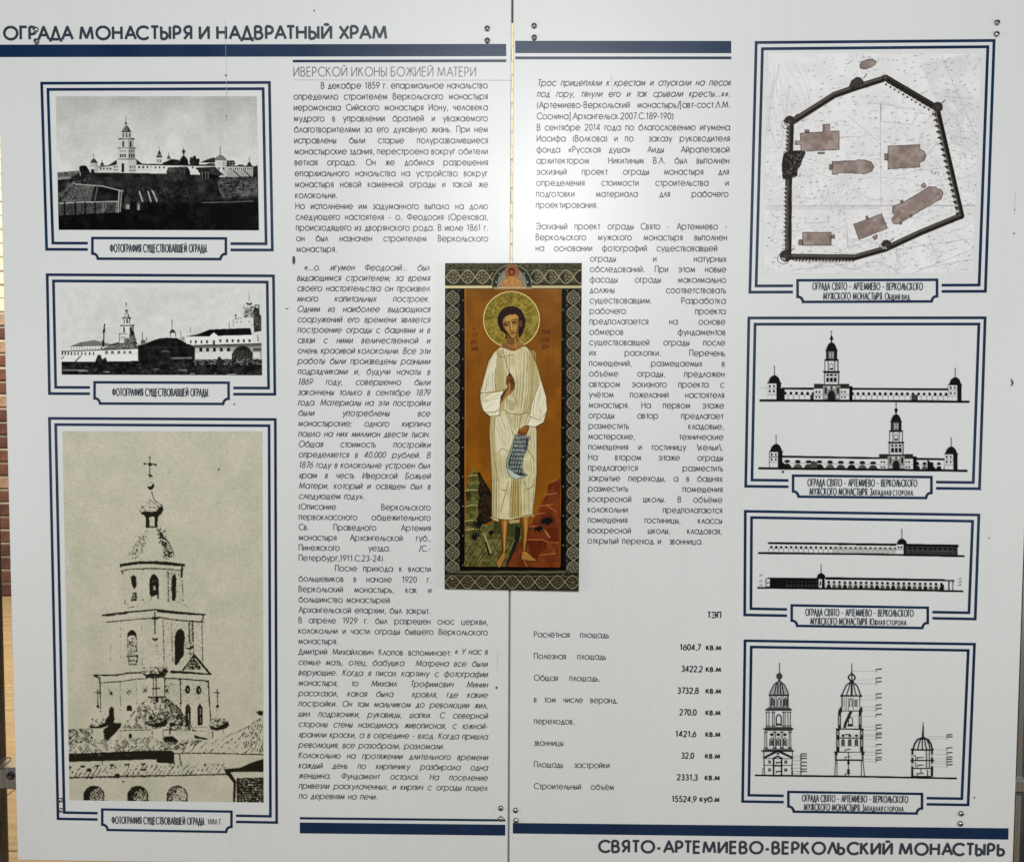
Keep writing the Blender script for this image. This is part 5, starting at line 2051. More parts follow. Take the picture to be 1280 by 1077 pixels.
    for x0, y0, x1, y1 in ((60, 990, 190, 790), (155, 995, 290, 780), (300, 995, 440, 690), (430, 1000, 640, 600), (180, 990, 330, 800), (70, 870, 190, 700)):
        c.line([(x0, y0), ((x0 + x1) / 2 - 10, (y0 + y1) / 2), (x1, y1)], 1.0, (34, 36, 14), .9)
        c.line([(x0 + 14, y0), ((x0 + x1) / 2 + 6, (y0 + y1) / 2), (x1 + 14, y1)], .7, (142, 138, 82), .6)
    for y in (800, 930):
        c.line([(100, y), (440, y + 12)], .8, (132, 128, 72), .5)
    c.poly([(360, 520), (660, 540), (650, 690), (540, 690), (370, 640)], (50, 56, 26), .7)
    c.poly([(600, 560), (655, 600), (640, 720), (520, 1005), (490, 1005), (590, 720)], (20, 24, 16), .85)
    c.poly_noise([(508, 1005), (560, 900), (660, 700), (740, 575), (830, 440), (850, 360), (930, 235), (950, 130), (1060, 55), (1080, 60), (1070, 1012)], (98, 46, 20), (124, 62, 28), 9, 128)
    for pts in ([(985, 100), (1045, 70)], [(920, 235), (1040, 220)], [(850, 355), (1000, 340)], [(820, 440), (910, 430)], [(930, 345), (1040, 420)], [(745, 575), (860, 570)], [(720, 715), (890, 715), (930, 740), (1060, 745)], [(860, 880), (1030, 860)], [(690, 940), (720, 1000)]):
        c.line(pts, 1.1, (178, 116, 72), .8)
    for p in ([(950, 120), (1010, 110), (980, 190), (940, 180)], [(730, 720), (890, 720), (900, 800), (820, 920), (745, 860)], [(940, 590), (1060, 600), (1060, 740), (950, 740)], [(900, 760), (935, 745), (930, 800), (880, 880)]):
        c.poly(p, (84, 30, 12), .6)
    for k in range(46):
        x, y = rr.uniform(560, 1060), rr.uniform(440, 1000)
        if y > 1000 - (x - 510) * 1.0:
            c.line([(x, y), (x + rr.uniform(-30, 30), y + rr.uniform(8, 40))], .7, (178, 98, 50) if k % 2 else (96, 36, 14), .5)
    c.line([(890, 590), (965, 690)], 1.0, (206, 150, 100))
    c.line([(930, 560), (905, 640)], .9, (100, 52, 40))
    for x, y, r, n in ((942, 530, 78, 13), (850, 608, 52, 11), (215, 545, 78, 13), (170, 678, 50, 10), (345, 640, 34, 8)):
        for q in range(n):
            t = -math.pi * .05 - q * math.pi * 1.05 / n * (1.0 if x > 500 else 1.5)
            ex, ey = x + r * math.cos(t) * 1.35, y + r * 1.25 * math.sin(t) + 8
            nx, ny = -(ey - y) / r * 6, (ex - x) / r * 6
            c.poly([(x, y), ((x + ex) / 2 + nx, (y + ey) / 2 + ny), (ex, ey), ((x + ex) / 2 - nx, (y + ey) / 2 - ny)], (16, 18, 20))
        c.oval(x, y + 8, r * .35, r * .3, (18, 20, 22))
    c.line([(262, 655), (290, 730), (335, 850)], 2.3, (152, 146, 100))
    c.line([(280, 740), (318, 885)], 2.0, (24, 22, 14))
    c.line([(345, 580), (270, 650)], .9, (120, 116, 80))
    # ---- legs
    out = (54, 30, 12)
    for leg, foot, sh in (([(428, 480), (522, 480), (508, 640), (490, 850), (463, 850), (446, 680), (436, 580)], [(468, 845), (496, 852), (482, 920), (446, 1000), (418, 1018), (388, 960), (430, 905)], 1),
                          ([(652, 465), (748, 450), (732, 620), (704, 842), (670, 848), (668, 640)], [(668, 843), (712, 838), (780, 900), (836, 942), (760, 944), (658, 926), (660, 890)], 1)):
        c.poly(leg, (156, 110, 52))
        w = leg[0][0]
        c.poly([leg[0], (leg[0][0] + 26, leg[0][1]), (leg[-3][0] + 12, leg[-3][1]), leg[-3], leg[-2]], (92, 56, 22), .7)
        c.line([(leg[0][0] + 58, 490), (leg[3][0] - 12, 835)], 1.3, (198, 158, 92), .7)
        c.line(leg, .9, out, .9, True)
        c.poly(foot, (158, 114, 56))
        c.line([foot[0], foot[2], foot[3]], .9, (200, 160, 96), .5)
        c.line(foot, .9, out, .9, True)
    # ---- robe
    c.plain()
    robe = [(625.9, 433.5), (617.4, 440.4), (611, 451), (606.2, 468), (600.8, 488), (600, 503), (605, 515), (613, 520.5), (611.8, 538), (613, 577), (615, 600), (615, 645), (625, 647.5), (637.7, 648.5), (650, 645.5), (661, 642), (666, 643), (669, 615), (671, 590), (671, 538), (670, 533.5), (680, 527.6), (684, 512), (682.7, 496), (676, 473), (672, 458), (664.3, 439.5), (656.9, 432.4), (650, 436), (643, 438.5), (634, 436)]
    c.poly_noise(robe, (184, 174, 134), (204, 196, 160), 10, 129)
    sha, hil, ol = (138, 126, 78), (222, 216, 192), (86, 72, 40)
    c.zoom(*I)
    c.poly([(310, -170), (372, -170), (400, 230), (385, 400), (330, 460), (310, 230)], (170, 158, 108), .8)
    c.poly([(620, -170), (672, -170), (720, 200), (650, 330), (625, 420), (560, 440), (620, 200)], (166, 154, 104), .75)
    c.poly([(395, 300), (420, 290), (500, 330), (480, 410), (430, 400)], (160, 150, 106), .7)
    c.poly([(258, -80), (318, -150), (305, 210), (200, 260), (165, 300), (160, 220)], (208, 202, 176))
    c.poly([(165, 320), (250, 250), (385, 215), (350, 330), (345, 450), (255, 462), (200, 425)], hil)
    c.poly([(700, 190), (740, 120), (790, 270), (798, 400), (770, 510), (690, 560), (610, 545), (630, 460), (660, 320)], (214, 208, 182))
    c.poly([(630, 470), (700, 500), (790, 440), (770, 515), (690, 560), (605, 545)], hil, .8)
    c.poly([(300, 480), (420, 440), (460, 580), (470, 700), (420, 800), (330, 800), (300, 640)], (208, 202, 174), .9)
    c.poly([(250, 480), (300, 470), (300, 700), (325, 1080), (265, 1080), (255, 700)], (176, 164, 118), .8)
    c.poly([(600, 560), (690, 560), (690, 1080), (640, 1080), (650, 800)], (192, 184, 146), .9)
    c.plain()
    c.blur_in(robe, 22)
    c.zoom(*I)
    for x, v in ((400, .5), (430, .7), (540, .6), (570, .7), (600, .6), (520, .4), (650, .55), (665, .7)):
        c.line([(x + 10, -150), (x + 8, 0), (x, 180), (x - 22, 400)], .7, sha, v)
        c.line([(x + 22, -150), (x + 20, 0), (x + 13, 180), (x - 8, 400)], .7, hil, v * .8)
    for pts in ([(305, 0), (300, 120), (310, 230)], [(160, 240), (230, 235), (310, 225), (390, 210)], [(385, 215), (358, 300), (345, 400), (345, 455)], [(385, 400), (440, 435), (530, 445), (625, 425)], [(720, 160), (690, 230), (650, 340), (630, 460)], [(610, 540), (640, 465), (720, 500), (790, 430)], [(600, 548), (680, 565), (765, 520), (800, 400)], [(160, 300), (180, 400), (250, 465), (345, 450)]):
        c.line(pts, .85, ol, .85)
    for pts in ([(250, 470), (245, 600), (262, 900), (285, 1080)], [(300, 470), (285, 640), (300, 900), (330, 1080)], [(400, 425), (440, 520), (460, 600), (480, 640)], [(420, 430), (475, 520)], [(330, 810), (370, 765), (430, 800)], [(610, 780), (650, 830), (680, 890)], [(550, 440), (530, 600)], [(620, 430), (580, 560)], [(470, 240), (515, 345)], [(345, 400), (300, 420), (215, 420)], [(170, 330), (220, 300)]):
        c.line(pts, .8, (112, 98, 56), .8)
    for x0, x1 in ((350, 330), (385, 350), (420, 380), (445, 430)):
        c.line([(x0, 520), (x0 + 22, 640), (x1 + 40, 740)], .6, (170, 158, 116), .8)
    for pts in ([(190, 350), (260, 280), (350, 250)], [(210, 390), (280, 330)], [(240, 130), (200, 210)], [(270, 60), (230, 160)], [(740, 200), (700, 350), (690, 470)], [(770, 300), (730, 430)]):
        c.line(pts, .7, (176, 166, 128), .8)
    for pts in ([(190, 120), (175, 220), (180, 290)], [(250, 40), (225, 130), (210, 220)], [(285, 30), (275, 130), (285, 215)], [(210, 330), (270, 300), (340, 285)], [(230, 440), (300, 430), (340, 380)],
                [(330, 480), (345, 560), (395, 640)], [(360, 470), (385, 540), (430, 600)], [(320, 560), (350, 660), (410, 740)], [(440, 450), (470, 560)], [(500, 450), (490, 540), (500, 600)], [(520, 450), (515, 560)],
                [(735, 230), (720, 330), (725, 420)], [(680, 300), (665, 400), (670, 460)], [(760, 400), (720, 470)], [(650, 500), (720, 520), (770, 490)], [(640, 620), (650, 740)], [(670, 600), (680, 760)], [(270, 520), (275, 700), (290, 880)], [(350, 820), (360, 940), (380, 1060)], [(640, 860), (650, 960), (640, 1060)], [(670, 830), (675, 1000)],
                [(400, 20), (420, 110)], [(500, 20), (520, 160), (500, 300)], [(580, 20), (575, 200), (550, 390)], [(620, 20), (625, 160), (600, 380)]):
        c.line(pts, .6, (132, 120, 78), .75)
        c.line([(x + 9, y + 2) for x, y in pts], .6, (226, 220, 196), .6)
    c.zoom(*J)
    c.poly([(345, 0), (395, 0), (400, 470), (345, 472)], (178, 166, 120), .7)
    c.poly([(560, 80), (640, 80), (660, 460), (540, 490)], (150, 132, 66), .8)
    for x0, x1, v in ((370, 365, .8), (395, 392, .9), (420, 420, .6), (560, 535, .9), (580, 565, .7), (600, 590, .8), (625, 632, .8), (650, 668, .6), (690, 700, .5), (740, 745, .5), (800, 780, .7)):
        c.line([(x0, 60), (x1, 470)], .8, (110, 94, 46), v)
        c.line([(x0 + 10, 60), (x1 + 10, 470)], .6, (222, 214, 180), v * .7)
    for pts in ([(440, 175), (490, 190)], [(525, 90), (480, 260), (440, 420)], [(700, 180), (760, 165), (790, 130)], [(700, 100), (720, 160)]):
        c.line(pts, .8, (96, 82, 46), .9)
    c.line([(340, 478), (400, 490), (540, 492), (640, 480), (740, 452), (790, 458)], 1.3, (212, 202, 164))
    c.line([(342, 490), (420, 505), (540, 502)], 1.0, (98, 74, 34), .9)
    c.poly([(520, 505), (640, 500), (640, 530), (540, 545)], (176, 160, 116), .9)
    c.poly([(338, 470), (395, 480), (425, 520), (360, 500)], (196, 182, 140))
    c.plain()
    c.line(robe, .9, (74, 56, 28), .85, True)
    # ---- scroll
    c.zoom(*I)
    c.poly([(495, 632), (560, 640), (625, 655), (612, 760), (572, 850), (556, 940), (576, 1000), (618, 1026), (560, 1058), (490, 1066), (440, 1032), (408, 960), (414, 870), (450, 780), (476, 690)], (150, 154, 146))
    c.poly([(500, 638), (620, 660), (606, 760), (566, 850), (548, 930), (560, 1000), (600, 1026), (545, 1032), (480, 1000), (430, 965), (425, 900), (462, 790), (482, 700)], (58, 64, 62))
    for r in range(9):
        y = 662 + 40 * r
        xa, xb = 498 - 8.5 * r, 612 - 7 * r
        for k in range(5):
            x = xa + (xb - xa) * (k + .5) / 5
            c.text('ШИПНЕЦЖК'[(r * 3 + k * 5) % 8], x - 10, y + 14, 24, .75, (168, 174, 170), .8, .8)
        c.line([(xa - 6, y + 20), (xb, y + 26)], .7, (30, 34, 32), .7)
    c.poly([(408, 940), (440, 1030), (500, 1066), (618, 1026), (548, 1036), (480, 1006), (430, 966)], (178, 182, 172))
    c.line([(408, 940), (440, 1032), (500, 1067), (600, 1030)], .8, (60, 62, 54))
    c.poly([(590, 640), (650, 655), (645, 688), (620, 690), (610, 660)], (150, 152, 142))
    c.line([(495, 632), (476, 690), (450, 780), (414, 870), (408, 950)], .8, (70, 72, 62))
    c.line([(625, 655), (612, 760), (572, 850), (556, 940), (576, 1000), (618, 1026)], .8, (60, 60, 52))
    # ---- hands
    c.poly([(514, 628), (528, 592), (560, 562), (602, 550), (626, 566), (592, 642), (560, 650), (540, 640)], (142, 88, 40))
    for k in range(5):
        c.line([(524 + 15 * k, 610 + 2 * k), (522 + 14 * k, 648)], .9, (62, 30, 14))
    c.line([(515, 628), (530, 590), (602, 550), (626, 566), (594, 645)], 1.0, (58, 28, 12))
    c.line([(548, 586), (600, 566)], 1.0, (190, 138, 76), .8)
    c.poly([(412, 188), (472, 214), (440, 250), (352, 345), (352, 285)], (160, 116, 60))
    c.poly([(352, 285), (412, 190), (424, 196), (356, 330)], (84, 48, 22), .85)
    c.poly([(408, 96), (436, 56), (452, 52), (472, 92), (490, 150), (482, 204), (452, 224), (424, 204), (404, 145)], (128, 84, 42))
    for pts in ([(420, 100), (428, 190)], [(440, 60), (448, 150)], [(458, 70), (466, 150)], [(410, 120), (470, 112)], [(472, 110), (478, 190)], [(430, 140), (462, 130), (460, 200)]):
        c.line(pts, .8, (62, 30, 14), .9)
    c.line([(434, 150), (440, 205)], 1.2, (196, 148, 86))
    c.line([(408, 96), (436, 56), (472, 92), (490, 150), (482, 204), (440, 250)], .8, (52, 26, 12))
    c.line([(352, 345), (356, 270), (415, 192)], .8, (52, 26, 12))
    # cross on a cord
    c.zoom(*H)
    for pts in ([(455, 770), (490, 900), (530, 1040)], [(500, 845), (575, 828)], [(385, 800), (420, 850), (470, 860)]):
        c.line(pts, .8, (96, 80, 46), .9)
    c.oval(575, 830, 6, 8, (100, 84, 52))
    c.line([(534, 1040), (536, 1077)], 1.4, (40, 28, 16))
    for pts in ([(390, 820), (385, 1077)], [(770, 800), (740, 1000)], [(800, 830), (850, 1000)], [(330, 850), (290, 1000)]):
        c.line(pts, .7, (150, 138, 96), .8)
    c.poly([(330, 850), (390, 790), (380, 1000), (300, 1060), (262, 1060)], (212, 207, 184), .6)
    # ---- neck and head
    c.poly([(512, 590), (640, 585), (652, 680), (708, 722), (592, 778), (468, 722), (502, 690)], (146, 108, 54))
    c.poly([(512, 590), (560, 640), (590, 650), (630, 620), (640, 680), (560, 720), (500, 700)], (96, 64, 30), .55)
    c.line([(600, 650), (610, 740)], 1.8, (184, 146, 84), .6)
    c.line([(452, 716), (520, 745), (592, 780), (660, 748), (718, 718)], 1.5, (116, 62, 42))
    c.line([(470, 730), (592, 792), (700, 735)], .8, (206, 190, 150))
    c.poly([(440, 735), (475, 690), (520, 740), (590, 780), (560, 790)], (128, 74, 48), .7)
    hair = [(555 + 163 * math.cos(t) * (1 if math.cos(t) > 0 else 1.0), 438 + 174 * math.sin(t)) for t in np.linspace(math.pi * 1.02, math.pi * 1.98, 18)]
    c.poly(hair + [(716, 500), (690, 570), (660, 625), (640, 630), (640, 560), (500, 600), (510, 640), (485, 650), (490, 590), (430, 545), (398, 470)], (38, 22, 20))
    for k in range(9):
        t = .5 + k * .26
        c.line([(560 + 90 * math.cos(math.pi + t), 440 + 100 * math.sin(math.pi + t)), (556 + 150 * math.cos(math.pi + t), 438 + 160 * math.sin(math.pi + t))], .7, (92, 62, 52), .5)
    face = [(452, 470), (462, 400), (490, 372), (540, 358), (606, 352), (636, 372), (646, 430), (646, 500), (636, 575), (612, 622), (580, 642), (552, 630), (520, 600), (484, 552), (460, 510)]
    c.poly(face, (160, 122, 60))
    c.poly([(452, 470), (470, 500), (500, 540), (530, 590), (560, 632), (520, 600), (484, 552), (460, 510)], (92, 58, 26), .75)
    c.poly([(636, 400), (646, 430), (646, 500), (636, 575), (612, 622), (610, 560), (625, 500)], (104, 68, 32), .7)
    c.poly([(480, 420), (520, 372), (600, 366), (622, 400), (570, 428), (500, 446)], (188, 150, 82), .8)
    c.poly([(540, 460), (556, 455), (572, 545), (548, 545)], (204, 168, 102), .85)
    c.poly([(585, 500), (622, 490), (614, 545), (585, 550)], (190, 150, 82), .7)
    c.poly([(480, 515), (520, 505), (535, 545), (510, 560)], (188, 148, 80), .6)
    c.poly([(556, 605), (595, 598), (590, 628), (566, 632)], (184, 144, 80), .6)
    c.blur_in(face, 6)
    for x, y in ((496, 482), (592, 456)):
        c.oval(x, y, 30, 15, (88, 54, 26), .9)
        c.oval(x - 1, y + 1, 19, 8, (34, 20, 12))
        c.oval(x + 10, y + 4, 5, 3, (190, 160, 110))
    c.line([(462, 470), (490, 452), (528, 446)], 1.0, (42, 24, 14))
    c.line([(555, 434), (592, 420), (628, 430)], 1.0, (42, 24, 14))
    c.line([(534, 450), (544, 500), (546, 540), (562, 552), (578, 543)], .9, (64, 36, 18))
    c.line([(552, 578), (572, 574), (596, 572)], 1.0, (92, 30, 20))
    c.line([(560, 588), (590, 584)], .8, (134, 72, 46))
    c.line([(452, 465), (460, 510), (484, 552), (520, 602), (552, 632), (580, 644), (612, 624), (638, 575)], .8, (44, 26, 14))
    c.line([(460, 410), (490, 376), (545, 358), (610, 352), (640, 380)], 1.2, (34, 20, 18))
    c.oval(668, 470, 15, 34, (116, 78, 52))
    c.oval(670, 470, 8, 22, (70, 42, 30))
    c.oval(474, 520, 7, 18, (120, 84, 66), .8)
    c.plain()
    c.grain(14, .9, 131)
    c.a = 255 * (c.a / 255) ** 1.12
    c.sharpen(.8)
    return c

# ------------------------------------------------------------------ the room behind: floor boards and brick wall
WALL_Y = 3.55                       # face of the brick wall
floor_acc = Acc()
box(floor_acc, -4.6, 4.2, -2.2, WALL_Y + 0.4, -0.10, -0.03)
floor = floor_acc.build('floor', MAT['subfloor'])
floor['kind'] = 'structure'
joints = sorted({round(on_floor(8, y)[1], 3) for y in (767, 790, 887, 1062)} | {-0.2, -1.2, -2.2, WALL_Y - 0.004})
for k in range(len(joints) - 1):
    y0, y1 = joints[k] + 0.004, joints[k + 1] - 0.004
    xs = [-4.6, -3.1 + 0.4 * (k % 2), -1.5 + 0.3 * (k % 3), 0.4 - 0.3 * (k % 2), 2.2 + 0.25 * (k % 3), 4.2]
    for a, b in zip(xs[:-1], xs[1:]):
        p = Acc()
        x0, x1, bb = a + 0.002, b - 0.002, 0.003
        z = -0.0006 * ((k * 5 + int(a * 10)) % 3)
        v = [(x0 + bb, y0 + bb, z), (x1 - bb, y0 + bb, z), (x1 - bb, y1 - bb, z), (x0 + bb, y1 - bb, z),
             (x0, y0, z - bb), (x1, y0, z - bb), (x1, y1, z - bb), (x0, y1, z - bb),
             (x0, y0, -0.032), (x1, y0, -0.032), (x1, y1, -0.032), (x0, y1, -0.032)]
        p.add(v, [(0, 1, 2, 3)] + [(i, 4 + i, 4 + (i + 1) % 4, (i + 1) % 4) for i in range(4)] + [(4 + i, 8 + i, 8 + (i + 1) % 4, 4 + (i + 1) % 4) for i in range(4)])
        p.build('plank', MAT['wood'], floor)

wall = thing('brick_wall', 'old red brick wall with pale plaster traces, behind the two white panels', 'wall', (0, WALL_Y, 0))
core = Acc()
box(core, -4.6, 4.2, 0.012, 0.36, -0.031, 3.7)
core.build('mortar_core', MAT['mortar'], wall)
BRICK = [varied('brick_red', (0.10, 0.042, 0.030), (0.17, 0.072, 0.05), 24, 0.85, bump=0.5),
         varied('brick_brown', (0.07, 0.03, 0.024), (0.13, 0.055, 0.04), 24, 0.85, bump=0.5),
         varied('brick_pale', (0.26, 0.16, 0.11), (0.36, 0.24, 0.17), 20, 0.88, bump=0.5),
         varied('brick_whitewashed', (0.62, 0.53, 0.36), (0.76, 0.68, 0.50), 16, 0.9, bump=0.4)]
bm_cache = {}


def brick_mesh(kind):
    if kind not in bm_cache:
        a = Acc()
        bevel_box(a, 0.0, 0.245, 0.0, 0.05, 0.0, 0.064, 0.006)
        me = bpy.data.meshes.new('brick')
        me.from_pydata(a.v, [], a.f)
        me.materials.append(BRICK[kind])
        bm_cache[kind] = me
    return bm_cache[kind]


rb = random.Random(4)
LINE_Z = on_plane(6, 408, WALL_Y)[1]        # below this height the whitewash is gone
rest = [Acc() for _ in BRICK]
n_single = 0
row = 0
z = 0.0
while z < 3.62:
    x = -4.58 - (0.128 if row % 2 else 0.0)
    while x < 4.0:
        if z > LINE_Z + rb.uniform(-0.02, 0.02):
            kind = 3
        else:
            kind = rb.choice([0, 0, 1, 1, 0, 2])
        if -4.6 < x < 3.94:
            near = -3.95 < x < -1.9 and 0.0 <= z < 2.6
            dy = rb.uniform(-0.004, 0.004)
            if near and n_single < 296:
                o = bpy.data.objects.new('brick', brick_mesh(kind))
                COL.objects.link(o)
                o.parent = wall
                o.location = (x, dy, z)
                o.rotation_euler = (0, rb.uniform(-.006, .006), 0)
                n_single += 1
            else:
                bevel_box(rest[kind], x, x + 0.245, dy, dy + 0.05, z, z + 0.064, 0.006)
        x += 0.257
    z += 0.077
    row += 1
for kind, a in enumerate(rest):
    if a.v:
        o = a.build('far_bricks', BRICK[kind], wall)
        o['kind'] = 'stuff'

# ------------------------------------------------------------------ the two panels
T = 0.008                                   # panel thickness
XL = on_plane(11, 640)[0]
XS = on_plane(638, 540)[0]
XR = on_plane(1272.5, 900)[0]
GAP = 0.0022
ZB = on_plane(22, 1074.5)[1]
ZT = ZC + 0.515 * D


def panel(name, label, x0, x1, z0, z1):
    o = thing(name, label, 'information panel', ((x0 + x1) / 2, 0, z0), 'printed panels on the stand')
    a = Acc()
    bevel_box(a, x0, x1, 0.0, T, z0, z1, 0.0008)
    part(a, 'board', MAT['panel'], o)
    return o


def settle(o, parent):
    """Keep the world place while hanging a part under its thing."""
    o.parent = parent
    m = parent
    off = Vector((0, 0, 0))
    while m is not None:
        off += m.location
        m = m.parent
    o.location = o.location - off
    return o


def part(acc, name, mat, parent, smooth=False, label=None):
    o = acc.build(name, mat, None, smooth)
    if parent.type == 'EMPTY':
        settle(o, parent)
    else:
        o.parent = parent                 # parent already sits at its thing's origin
    if label:
        o['label'] = label
    return o


def place(o, parent):
    if parent.type == 'EMPTY':
        settle(o, parent)
    else:
        o.parent = parent
    return o


left = panel('display_panel', 'white printed panel headed ОГРАДА МОНАСТЫРЯ with three framed monastery photographs', XL, XS - GAP / 2, ZB, ZT)
right = panel('display_panel', 'white printed panel with framed site plan, wall elevations and area table', XS + GAP / 2, XR, ZB + 0.003, ZT + 0.003)

# --- bars and rules


def bar(parent, name, pts, mat=MAT['navy']):
    a = Acc()
    quad_px(a, pts)
    return part(a, name, mat, parent)


xl0, xl1 = -3, 632.8
bar(left, 'header_bar', [(xl0 + 1.6, 56.2), (xl1, 55.3), (xl1, 70.5), (xl0 + 1.9, 71.7)])
bar(left, 'header_rule', [(366, 75.2), (xl1, 74.6), (xl1, 77.9), (366, 78.3)])
bar(left, 'footer_rule', [(374.8, 1020.4), (631.6, 1023.2), (631.6, 1026), (374.8, 1023.4)])
bar(left, 'footer_bar', [(374.8, 1027.2), (631.6, 1030), (631.6, 1043.6), (374.8, 1040.8)])
bar(right, 'header_bar', [(644, 51.4), (914, 51.6), (914, 66.8), (644, 66.6)])
bar(right, 'header_rule', [(644, 71), (914, 71), (914, 74.4), (644, 74.4)])
bar(right, 'footer_bar', [(641, 1027.8), (1260.5, 1034.4), (1260.3, 1048.6), (641, 1041)])

# --- headings
a = Acc()
line_fit(a, 'ОГРАДА МОНАСТЫРЯ И НАДВРАТНЫЙ ХРАМ', 5.6, 482.5, 49.6, 15.0, .215, track=.03, py1=48.6)
part(a, 'heading', MAT['head'], left)
a = Acc()
line_fit(a, 'ИВЕРСКОЙ ИКОНЫ БОЖИЕЙ МАТЕРИ', 367.4, 594.6, 95.6, 11.0, .085, py1=95.6)
part(a, 'subheading', MAT['grey'], left)
a = Acc()
line_fit(a, 'СВЯТО-АРТЕМИЕВО-ВЕРКОЛЬСКИЙ МОНАСТЫРЬ', 749, 1254.6, 1064.0, 14.8, .225, track=.03, py1=1068.4)
part(a, 'heading', MAT['head'], right)
a = Acc()
stroke_px(a, [(366, 100.2), (640, 100.6)], .45)
part(a, 'pencil_line', MAT['faint'], left)

# --- body text: each block (lines, baseline of first and last, left and right edges at first and last)
CAP, WT = 7.45, .128


def block(parent, lines, y0, y1, xl, xr, italic=0.0, cap=CAP, wt=WT, mat='black', last_loose=True, indent=0.0, loose=()):
    acc = Acc()
    n = len(lines)
    for i, t in enumerate(lines):
        f = i / (n - 1) if n > 1 else 0.0
        y = y0 + (y1 - y0) * f
        l = xl[0] + (xl[1] - xl[0]) * f
        r = xr[0] + (xr[1] - xr[0]) * f
        if i == 0:
            l += indent
        line_just(acc, t, l, r, y, cap, wt, italic, .92, not ((last_loose and i == n - 1 and n > 1) or i in loose))
    return part(acc, 'paragraph', MAT[mat], parent)


IT = .22
block(left, ['В декабре 1859 г. епархиальное начальство', 'определило строителем Веркольского монастыря', 'иеромонаха Сийского монастыря Иону, человека',
             'мудрого в управлении братией и уважаемого', 'благотворителями за его духовную жизнь. При нем', 'исправлены были старые полуразвалившиеся',
             'монастырские здания, перестроена вокруг обители', 'ветхая ограда. Он же добился разрешения', 'епархиального начальства на устройство вокруг',
             'монастыря новой каменной ограды и такой же', 'колокольни.'], 111.0, 247.8, (367.2, 369.4), (609.3, 609.6), indent=34.4)
block(left, ['Но исполнение им задуманного выпало на долю', 'следующего настоятеля - о. Феодосия (Орехова),', 'происходящего из дворянского рода. В июле 1861 г.',
             'он был назначен строителем Веркольского', 'монастыря.'], 261.4, 315.0, (369.8, 371), (609.6, 609.8))
block(left, ['«…о. игумен Феодосий… был', 'выдающимся строителем; за время', 'своего настоятельства он произвел', 'много капитальных построек.', 'Одним из наиболее выдающихся',
             'сооружений его времени является', 'построение ограды с башнями и в', 'связи с ними величественной и', 'очень красивой колокольни. Все эти', 'работы были произведены разными',
             'подрядчиками и, будучи начаты в', '1869 году, совершенно были', 'закончены только в сентябре 1879', 'года. Материалы на эти постройки', 'были употреблены все',
             'монастырские; одного кирпича', 'пошло на них миллион двести тысяч.', 'Общая стоимость постройки', 'определяется в 40.000 рублей. В', '1876 году в колокольне устроен был',
             'храм в честь Иверской Божьей', 'Матери, который и освящен был в', 'следующем году».'], 337.9, 623.2, (371.4, 373.8), (536.6, 537.4), IT, indent=9)
block(left, ['(Описание Веркольского', 'первоклассного общежительного', 'Св. Праведного Артемия', 'монастыря Архангельской губ.,', 'Пинежского уезда. /С.-', 'Петербург,1911.С.23-24)'],
      636.4, 700.4, (374, 373.8), (538, 538))
block(left, ['После прихода к власти', 'большевиков в начале 1920 г.', 'Веркольский монастырь, как и', 'большинство монастырей', ' Архангельской епархии, был закрыт.'], 713.4, 765.2, (373.8, 373.6), (538, 540), indent=45.4, loose=(3,), last_loose=True)
block(left, ['В апреле 1929 г. был разрешен снос церкви,', 'колокольни и части ограды бывшего Веркольского', 'монастыря.'], 778.2, 804.2, (373.6, 373.5), (609.3, 609.3))
block(left, ['Дмитрий Михайлович Клопов вспоминает:'], 817.2, 817.2, (373.3, 373.3), (564, 564))
block(left, ['« У нас в'], 817.2, 817.2, (568.5, 568.5), (609, 609), IT)
block(left, ['семье мать, отец, бабушка  Матрена все были', 'верующие. Когда я писал картину с фотографии', 'монастыря, то Михаил Трофимович Минин', 'рассказал, какая была  кровля, где какие',
             'постройки. Он там мальчиком до революции жил,', 'шил подрясники, рукавицы, шапки. С северной', 'стороны стены находилась живописная, с южной-', 'хранили краски, а в середине - вход. Когда пришла',
             'революция, все разобрали, разломали.'], 830.4, 933.6, (373.2, 373.4), (608.6, 609), IT)
block(left, ['Колокольню на протяжении длительного времени', 'каждый день по кирпичику разбирала одна', 'женщина. Фундамент остался. На поселение', 'привезли раскулаченных, и кирпич с ограды пошел', 'по деревням на печи.'],
      946.6, 997.4, (373.4, 373.8), (609, 608.8), IT)
# right panel
block(right, ['Трос прицепляли к крестам и спускали на песок', 'под гору, тянули его и так срывали кресты…»».'], 107.6, 121.4, (671.6, 671.4), (913, 912), IT, last_loose=False)
block(right, ['(Артемиево-Веркольский монастырь/[авт-сост.Л.М.', 'Соснина].Архангельск.2007.С.189-190)'], 135.2, 149.2, (671.6, 671.4), (912.4, 912))
block(right, ['В сентябре 2014 года по благословению игумена', 'Иосифа (Волкова) и по  заказу руководителя', 'фонда «Русская душа»  Аиды  Айрапетовой', 'архитектором  Никитиным В.Л. был выполнен',
              'эскизный проект ограды монастыря для', 'определения стоимости строительства и', 'подготовки материала для рабочего', 'проектирования.'], 163.2, 259.9, (671.4, 670.3), (912, 909.8))
block(right, ['Эскизный проект ограды Свято - Артемиево -', 'Веркольского мужского монастыря выполнен'], 286.6, 300.2, (670.2, 670), (908.6, 908.2), last_loose=False)
block(right, ['на основании фотографий существовавшей'], 313.8, 313.8, (669.9, 669.9), (896, 896))
